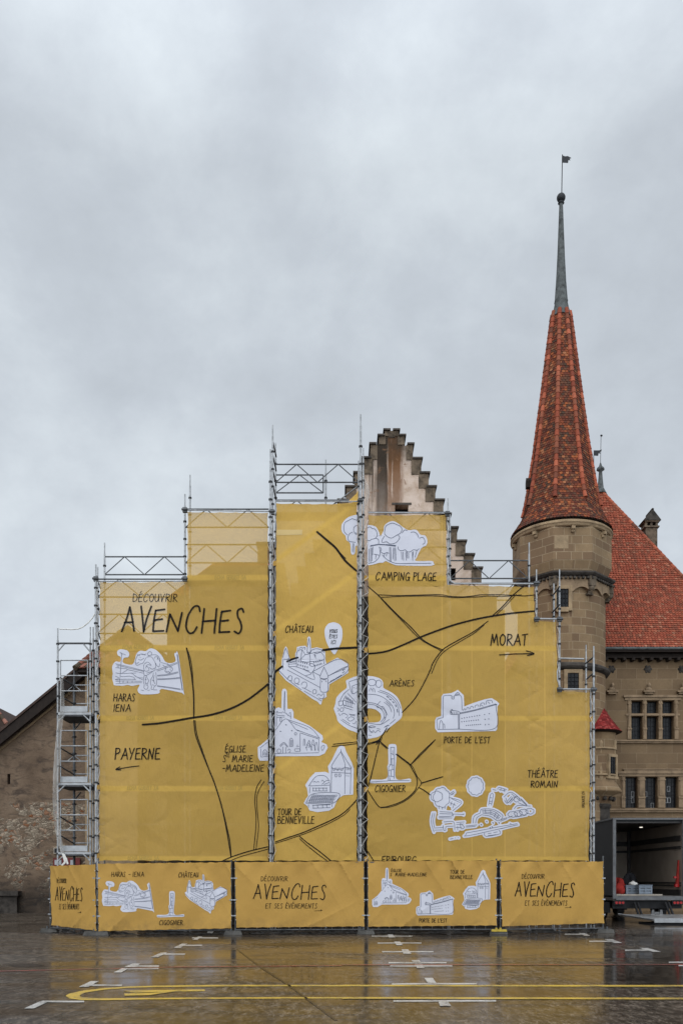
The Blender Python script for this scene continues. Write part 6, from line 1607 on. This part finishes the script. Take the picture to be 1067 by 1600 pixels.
rd(tG, [(803,205),(880,120),(978,28)], 1.4); rd(tG, [(812,198),(900,112),(968,40)], 1.1); rd(tG, [(880,330),(960,306),(1030,285)], 1.7); rd(tG, [(862,360),(900,380),(942,412)], 1.6)
roadT = []
for p, w in roads: roadT += stroke(p, w*1.12, True, 2.0, taper=0.08)

LET = []          # (tris, kind)
def sheet(name, outline, x0, x1, mat, label, words, names, crease_n):
    T = fill(outline, smooth=False)
    xs = [p[0] for p in outline]
    base = at((min(xs)+max(xs))/2, 1345, YSH)
    t = thing(name, base, label, 'banner', 'printed map sheets on the scaffold')
    # scalloped hems between ties: build the cloth from a dense outline
    dense = []
    n = len(outline)
    for i in range(n):
        a = Vector(outline[i]); b = Vector(outline[(i+1) % n]); d = b-a; k = max(1, round(d.length/26))
        nrm = Vector((-d.y, d.x)).normalized()
        for j in range(k):
            for s in (0.0, 0.33, 0.67):
                q = a + d*((j+s)/k); e = (0.9 if s else 0.0) + (random.uniform(-0.25, 0.25) if s else 0)
                dense.append(q - nrm*e*SIGN)
    T = fill([(p.x, p.y) for p in dense], smooth=False)
    lay('cloth', T, sheet_map, 0.0, mat, t, 7)
    lay('road_lines', clipx(roadT, x0, x1), sheet_map, 0.012, M['print_black'], t, 7)
    art(names, t, sheet_map, x0, x1, 0.009, L=7)
    for wname, TT in words:
        TT = clipx(TT, x0, x1)
        if TT: lay('lettering' if wname == 'k' else 'strip_lettering', TT, sheet_map, 0.017 if wname == 'k' else 0.007, M['print_black'] if wname == 'k' else M['print_faint'], t, 7)
    return t
SIGN = -1.0
bandtxt = lambda x0, x1, y: ('f', text('ECHA GERUST SA', x0, x1, y-3.2, y+3.2, 1.0))
M['sheet_side'] = mesh_cloth('open_weave_yellow', YEL, YELB, 0.25, 0.0, 2.122, 0.03, 0.21)
M['sheet_mid'] = mesh_cloth('doubled_yellow_weave', YEL, tuple(c*1.1 for c in YELB), 0.05, 0.72, 2.12, 0.81, 0.30, soft=0.12)
M['sheet_right'] = mesh_cloth('open_weave_yellow_creased', YEL, YELB, 0.22, 0.0, 2.122, 0.03, 0.2, creases=(-0.2, 0.8, -1.1, 2.0))
left = [(156,910),(291.5,908),(293,800),(419,801.5),(419.5,1346),(155,1346)]
mid = [(431.5,786),(528,786.5),(558,784),(558,1346),(428,1346)]
right = [(575.5,804),(697,804.5),(698.5,913),(834,917),(836,969),(869,972),(873,1079),(922,1082),(920.5,1346),(573,1346)]
wl_words = [('k', text('DÉCOUVRIR', 208, 277, 928, 940.5, 1.15)), ('k', avenches(190.5, 380.5, 947, 990, 3.0)), ('k', text('HARAS', 177.7, 211, 1084.5, 1096, 1.3)), ('k', text('IENA', 177.7, 204, 1101, 1112, 1.3)),
  ('k', text('PAYERNE', 180, 250, 1169.5, 1187, 1.9)), ('k', arrow(tL([(240,1058),(200,1062),(150,1070),(110,1077)]), [tL([(133,1063),(110,1077),(138,1080)])], 1.6)),
  ('k', text('ÉGLISE', 352, 384, 1166, 1176, 1.2)), ('k', text('S', 348.5, 353, 1180.5, 1191, 1.2)), ('k', text('TE', 352.5, 359, 1177, 1183.5, 0.9)), ('k', text('MARIE', 363, 395, 1181, 1191, 1.2)), ('k', text('-MADELEINE', 348, 412.5, 1195.5, 1206, 1.2)),
  bandtxt(192, 240, 1011.5), bandtxt(336, 381, 1011.5), bandtxt(336, 384, 902), bandtxt(198, 240, 1121.5), bandtxt(336, 378, 1121.5), bandtxt(199, 247, 1231.5), bandtxt(336, 378, 1231.5), bandtxt(200, 248, 1341)]
mid_words = [('k', text('CHÂTEAU', 446, 489, 978, 988.5, 1.2)), ('k', text('VOUS', 515, 527, 984, 989.3, 0.85)), ('k', text('ÊTES', 514.8, 527, 992.6, 997.8, 0.85)), ('k', text('ICI', 517.5, 524.5, 1001, 1006.8, 0.85)),
  ('k', text('TOUR DE', 434, 470.6, 1264, 1274, 1.2)), ('k', text('BENNEVILLE', 434, 491, 1276, 1287.5, 1.2))]
right_words = [('k', text('CAMPING', 587, 640, 894.5, 907, 1.45)), ('k', text('PLAGE', 646, 681.6, 894.5, 906.8, 1.45)), ('k', text('ARÈNES', 608.5, 647, 1063.5, 1072.8, 1.1)), ('k', text('MORAT', 766.6, 823.8, 991, 1008.5, 1.9)),
  ('k', arrow([(780,1023.8),(800,1022.4),(820,1021.8),(834,1021.6)], [[(822.5,1017.2),(834.5,1021.4),(824,1024.6)]], 1.7)), ('k', text("PORTE DE L'EST", 694, 765.6, 1151.8, 1161.6, 1.2)), ('k', text('CIGOGNIER', 586, 633, 1227.6, 1238, 1.2)),
  ('k', text('THÉÂTRE', 824, 871, 1204, 1215.3, 1.3)), ('k', text('ROMAIN', 829.3, 871, 1220.8, 1231, 1.3)), ('k', text('FRIBOURG', 596.6, 650, 1338.6, 1350, 1.3)),
  ('k', text('AMENATE.CH', 898, 924, 1247.5, 1252, 0.6, rot=(911, 1250, -math.pi/2)))]
b_left = sheet('map_sheet', left, 155, 419, M['sheet_side'], 'left yellow map sheet with the big word AVENCHES and a horse drawing', wl_words, ['stud_farm_drawing', 'church_drawing'], 0)
b_mid = sheet('map_sheet', mid, 429.5, 558, M['sheet_mid'], 'narrow middle yellow sheet with castle, church and white location pin', mid_words, ['camp_drawing', 'castle_drawing', 'pin_drawing', 'church_drawing', 'arena_drawing', 'old_tower_drawing'], 0)
b_right = sheet('map_sheet', right, 574, 921, M['sheet_right'], 'wide right yellow sheet with stepped top edge, MORAT arrow and Roman theatre', right_words, ['camp_drawing', 'arena_drawing', 'column_drawing', 'gate_drawing', 'theatre_drawing'], 0)
# loose flaps and lacing that tie the sheets to the tubes
m = MB()
m.face([at(543, 784, YSH), at(559, 786, YSH), at(559.5, 766, YSH+0.1), at(556, 772, YSH+0.1)])
m.build('loose_flap', M['sheet_mid'], b_mid)
T = [t for t in fill([(431.8, 828), (472.5, 828), (472, 836), (431.8, 836.5)], smooth=False)]
M['strip_pale'] = print_mat('painted_sky_strip', (0.52, 0.38, 0.17), 0.0)
lay('painted_sky_strip', T, sheet_map, 0.008, M['strip_pale'], b_mid, 7)  # sky light seen through the cloth, painted as a paler strip
def lacing(px, y0, y1, xs, parent, step0=26):
    m = MB(); i = 0; y = y0; pts = []
    while y < y1:
        j = random.uniform(-9, 9); step = step0*random.uniform(0.8, 1.6)
        pts.append(at(px, y, YSH-0.01)); pts.append(at(xs + random.uniform(-1, 1), y+step*0.5+j, YF_-0.045)); y += step
    m.path(pts, 0.006, 5); m.build('lacing_cord', M['cord'], parent)
lacing(419, 812, 1340, 423.5, b_left); lacing(156, 915, 1340, 150.5, b_left, 24)
lacing(431, 800, 1340, 424.5, b_mid); lacing(558, 795, 1340, 564, b_mid, 22)
lacing(575, 812, 1340, 565, b_right, 24); lacing(698.5, 815, 905, 700, b_right, 20); lacing(871, 980, 1075, 874, b_right, 22); lacing(921.5, 1088, 1340, 927.5, b_right, 22); lacing(836, 920, 968, 838.5, b_right, 16)
for par, px, ys in ((b_left, 421, (1011, 1121, 1231, 1338)), (b_mid, 429, (880, 990, 1100, 1205)), (b_right, 571.5, (903, 1016, 1124, 1234, 1343)), (b_right, 923.5, (1124, 1234)), (b_left, 153, (1121, 1231, 1338))):
    m = MB()
    for y in ys:
        p = at(px-2.6, y-4.5, YSH-0.02); q = at(px+2.6, y+4.5, YSH-0.02); m.face([(p.x, p.y, q.z), (q.x, p.y+0.02, q.z+0.03), (q.x, p.y+0.02, p.z), (p.x, p.y, p.z-0.02)])
    m.build('tie_tab', M['cover'], par)

# ------------------------------------------------------------------ site fence in front with its own banners
corners = [  # plan post positions, from left to right: pixel of the post and its depth
    (77.0, 26.75), (151.0, 25.3), (364.5, 25.6), (571.5, 25.85), (778.5, 25.85), (945.0, 26.45)]
PANELS = [   # banner corners in the photo: TL, TR, BR, BL
    ((77.5,1353.5),(149,1351),(151,1455.5),(81,1446.5)),
    ((152.5,1350),(361,1347.5),(361.5,1451.5),(154,1456)),
    ((366.5,1347.5),(568.5,1346),(569.5,1448.5),(369,1450.5)),
    ((574.5,1346),(776,1345),(776,1447),(575,1449)),
    ((781,1346.5),(943,1346.5),(943.5,1443.5),(784,1448.5))]
FLAB = ['short fence banner turned away at the left corner, with AVENCHES squeezed narrow', 'fence banner with horse, column and castle drawings', 'middle fence banner reading AVENCHES ET SES EVENEMENTS below the tall sheets', 'fence banner with church, gate and old tower drawings', 'right-hand fence banner reading AVENCHES next to the truck']
PLAB = ['fence panel angled back at the far left corner', 'fence panel behind the horse and castle banner', 'fence panel behind the middle AVENCHES banner', 'fence panel behind the church and gate banner', 'fence panel behind the right AVENCHES banner, by the truck']
fences = []
for i, (TL, TR, BR, BL) in enumerate(PANELS):
    (pa, Ya), (pb, Yb_) = corners[i], corners[i+1]
    A = Vector((X_(pa, Ya), Ya, 0)); B = Vector((X_(pb, Yb_), Yb_, 0)); dirv = (B-A).normalized(); nrm = Vector((dirv.y, -dirv.x, 0))
    if nrm.y > 0: nrm = -nrm
    def pmap(px, py, off, A=A, dirv=dirv, nrm=nrm, seed=i):
        # the point where this pixel's line of sight meets the fence plane, then laid on the creased cloth
        d = Vector(((px-533.5)/F, 1.0, (HOR-py)/F)); o = Vector((0, 0, EYE)); q = A + nrm*0.05
        tt = (q-o).dot(nrm)/d.dot(nrm); p = o + d*tt
        u = (p-A).dot(dirv); v = p.z
        top = max(0.0, 2.02-v); low = max(0.0, v-0.18)
        cr_ = lambda x: (1-abs(math.sin(x)))**3
        c = 0.045*(0.55+0.45*math.sin(1.9*u+seed))*cr_(3.4*u + 2.6*v + 0.7*math.sin(1.3*u+seed) + seed*1.7)*math.exp(-top/0.75) + 0.040*(0.5+0.5*math.sin(1.4*u+seed*2))*cr_(2.3*u - 2.9*v + 0.8*math.sin(1.1*u) + seed*2.3)*math.exp(-low/0.6) + 0.016*math.sin(6.2*u + 5.3*v + seed*1.7)*math.exp(-top/0.5) + 0.016*math.sin(9.5*u - 6.0*v + seed)*math.exp(-top/0.35) + 0.020*math.sin(4.1*u - 5.2*v + seed*2.1)*math.exp(-low/0.45) + 0.007*math.sin(2.2*u+1.9*v)
        return p + nrm*(c + off)
    # steel frame
    fp = thing('site_fence_panel', A.lerp(B, 0.5), PLAB[i], 'fence', 'mobile site fence panels')
    m = MB(); a = A + dirv*0.06; b = B - dirv*0.06; r = 0.024
    zt = pmap(*TL, 0).z; zt2 = pmap(*TR, 0).z; zb1 = 0.14
    top_ex = 0.05
    pa_, pb_ = a + Vector((0, 0, zt + top_ex)), b + Vector((0, 0, zt2 + top_ex))
    if i == 4: pb_ = b + Vector((0, 0, zt2 + 0.16))
    m.tube(a + Vector((0, 0, 0.04)), pa_, r, 8); m.tube(b + Vector((0, 0, 0.04)), pb_, r, 8)
    m.tube(a + Vector((0, 0, zb1)), b + Vector((0, 0, zb1)), r*0.9, 8); m.tube(a + Vector((0, 0, zt-0.04)), b + Vector((0, 0, zt2-0.04)), r*0.8, 8)
    m.build('frame', M['steel_dark'], fp)
    m = MB()
    for s in range(1, 12):
        p = a.lerp(b, s/12); m.tube(p + Vector((0, 0, zb1)), p + Vector((0, 0, zt-0.05)), 0.004, 4)
    m.build('wire_mesh', M['steel'], fp)
    m = MB()
    for z in (0.55, 1.0, 1.62):
        for q in (a, b): m.box(q + Vector((0, 0, z)) + nrm*0.03, (0.10, 0.05, 0.035), Matrix.Rotation(math.atan2(dirv.y, dirv.x), 3, 'Z'))
    m.build('clip', M['alu'], fp)
    # printed cloth
    bt = thing('fence_banner', (A.lerp(B, 0.5)) + nrm*0.06 + Vector((0, 0, 0.15)), FLAB[i], 'banner', 'printed banners on the site fence')
    n = 8; out = []
    for (P0, P1) in ((TL, TR), (TR, BR), (BR, BL), (BL, TL)):
        P0, P1 = Vector(P0), Vector(P1); k = max(2, int((P1-P0).length/16)); d = P1-P0; nn = Vector((-d.y, d.x)).normalized()
        for j in range(k):
            for s in (0, 0.5):
                out.append(P0 + d*((j+s)/k) + nn*(0.7 if s else 0))
    lay('cloth', fill([(p.x, p.y) for p in out], smooth=False), pmap, 0.0, M['cover'], bt, 3.2)
    xf = {}
    if i == 1:
        xf = {'stud_farm_drawing': (bbox('stud_farm_drawing'), (159.3,1376.7,240.3,1425.6)), 'castle_drawing': (bbox('castle_drawing'), (289,1366.5,355,1428)), 'column_drawing': (bbox('column_drawing'), (245.3,1393.3,288,1434))}
        W = [text('HARAS', 174.5, 196, 1363, 1370.5, 0.8), text('-', 200.5, 204, 1363, 1370.5, 0.8), text('IENA', 207.5, 225, 1363, 1370.5, 0.8), text('CHÂTEAU', 279, 310, 1364, 1371.5, 0.85), text('CIGOGNIER', 249, 285.5, 1438.5, 1446, 0.9)]
    elif i == 3:
        xf = {'church_drawing': (bbox('church_drawing'), (581.3,1356.5,642.8,1418)), 'gate_drawing': (bbox('gate_drawing'), (650,1392,709.8,1431.3)), 'old_tower_drawing': (bbox('old_tower_drawing'), (721.5,1359.8,766,1422.5))}
        W = [text('ÉGLISE', 611, 627, 1358.5, 1363, 0.7), text('S', 609.5, 612, 1365, 1369.5, 0.7), text('MARIE-MADELEINE', 617.5, 666.5, 1364.5, 1369.8, 0.7), text('TOUR DE', 703, 725.5, 1360, 1366, 0.75), text('BENNEVILLE', 703.5, 738, 1368, 1374, 0.75), text("PORTE DE L'EST", 655, 698, 1436, 1442, 0.85)]
    else:
        bx = {0: (87, 129, 1385.5, 1409, 89.5, 104, 1373.5, 1380.5, 93, 124, 1413, 1421.5, 122, 127, 1426.5), 2: (396, 509, 1381.5, 1406.5, 408, 449.5, 1370, 1377.5, 415, 495.5, 1412.5, 1420, 491, 503, 1423.5), 4: (804.5, 897, 1378, 1402.5, 815, 850, 1366.5, 1373.5, 820, 886, 1408, 1415.5, 882.5, 892, 1418.5)}[i]
        kw = 0.62 if i == 0 else 1.0
        W = [avenches(bx[0], bx[1], bx[2], bx[3], 1.7*kw), text('DÉCOUVRIR', bx[4], bx[5], bx[6], bx[7], 0.75*kw), text('ET SES ÉVÉNEMENTS', bx[8], bx[9], bx[10], bx[11], 0.8*kw),
             stroke([(bx[12], bx[14]+0.6), (bx[13], bx[14]-0.4)], 0.6), stroke([(bx[13]-1.6, bx[14]-1.4), (bx[13], bx[14]-0.4), (bx[13]-1.6, bx[14]+0.7)], 0.8, False)]
    if xf: art(list(xf), bt, pmap, -50, 2000, 0.006, xf, L=3.2)
    for Tw in W: lay('lettering', Tw, pmap, 0.009, M['print_black'], bt, 3.2)
    m = MB()
    for P0, P1 in ((TL, BL), (TR, BR)):
        for j in range(4):
            q = Vector(P0).lerp(Vector(P1), 0.1+0.26*j); p = pmap(q.x, q.y, 0.02); e = a if P0 is TL else b
            m.tube(p, Vector((e.x, e.y, p.z)) + nrm*0.03, 0.008, 5)
    m.build('cable_tie', M['cord'], bt)
    # foil lying along the foot of the fence
    m = MB(); m.smooth = True; rows = []; rnd = random.Random(i)
    N_ = 60
    for jj in range(7):
        row = []
        for s in range(N_+1):
            q = a.lerp(b, s/N_); h0 = 0.03 + 0.10*abs(math.sin(s*0.105+i*1.3))**1.5; h = h0*(1 - min(1, jj/4.0)); o = (0.015 + 0.05*jj/6 + (0.11*(jj-3)/3 if jj > 3 else 0))
            wv = 0.03*math.sin(s*0.55+jj*0.9+i) + 0.02*math.sin(s*1.3-jj*1.7) + rnd.uniform(-0.006, 0.006)
            row.append(q + nrm*(o*(0.6+0.5*abs(math.sin(s*0.21+i))) + wv*0.7 - 0.16) + Vector((0, 0, max(0.006+0.01*jj/6, h + wv*0.5))))
        rows.append(row)
    m.grid(rows)
    flabs = ['crumpled grey foil under the angled left banner', 'grey foil along the foot of the horse and castle banner', 'grey foil draped under the middle AVENCHES banner', 'grey foil along the foot of the church banner', 'grey foil trailing under the right AVENCHES banner']
    m.solo('plastic_foil', M['plastic_sheet'], flabs[i], 'foil', 'foil along the fence foot')
feetlab = ['dark ballast block under the far left end of the fence', 'dark ballast block at the left fence corner', 'dark ballast block between the castle banner and the middle banner', 'dark ballast block between the middle banner and the church banner', 'ballast block with a yellow rim between church banner and right banner', 'dark ballast block at the fence end next to the truck']
for i, (px, Y) in enumerate(corners):
    x = X_(px, Y); t = thing('ballast_block', (x, Y, 0), feetlab[i], 'ballast block', 'ballast blocks along the fence')
    m = MB(); w_ = 0.36 if i in (1,) else 0.26
    m.prism([(x-w_, Y-0.11, 0.003), (x+w_, Y-0.11, 0.003), (x+w_-0.04, Y-0.09, 0.12), (x-w_+0.04, Y-0.09, 0.12)], (0, 0.22, 0)); m.build('block', M['concrete'], t)
    m = MB(); m.tube((x-0.06, Y, 0.121), (x-0.06, Y, 0.19), 0.034, 8); m.build('socket', M['yellow_foot'] if i == 4 else M['steel_dark'], t)
    m = MB(); m.tube((x+0.06, Y, 0.121), (x+0.06, Y, 0.19), 0.034, 8); m.build('socket', M['yellow_foot'] if i == 4 else M['steel_dark'], t)
    if i == 4:
        m = MB(); m.bx(x-0.22, x+0.22, Y-0.13, Y-0.112, 0.085, 0.15); m.build('rim', M['yellow_foot'], t)
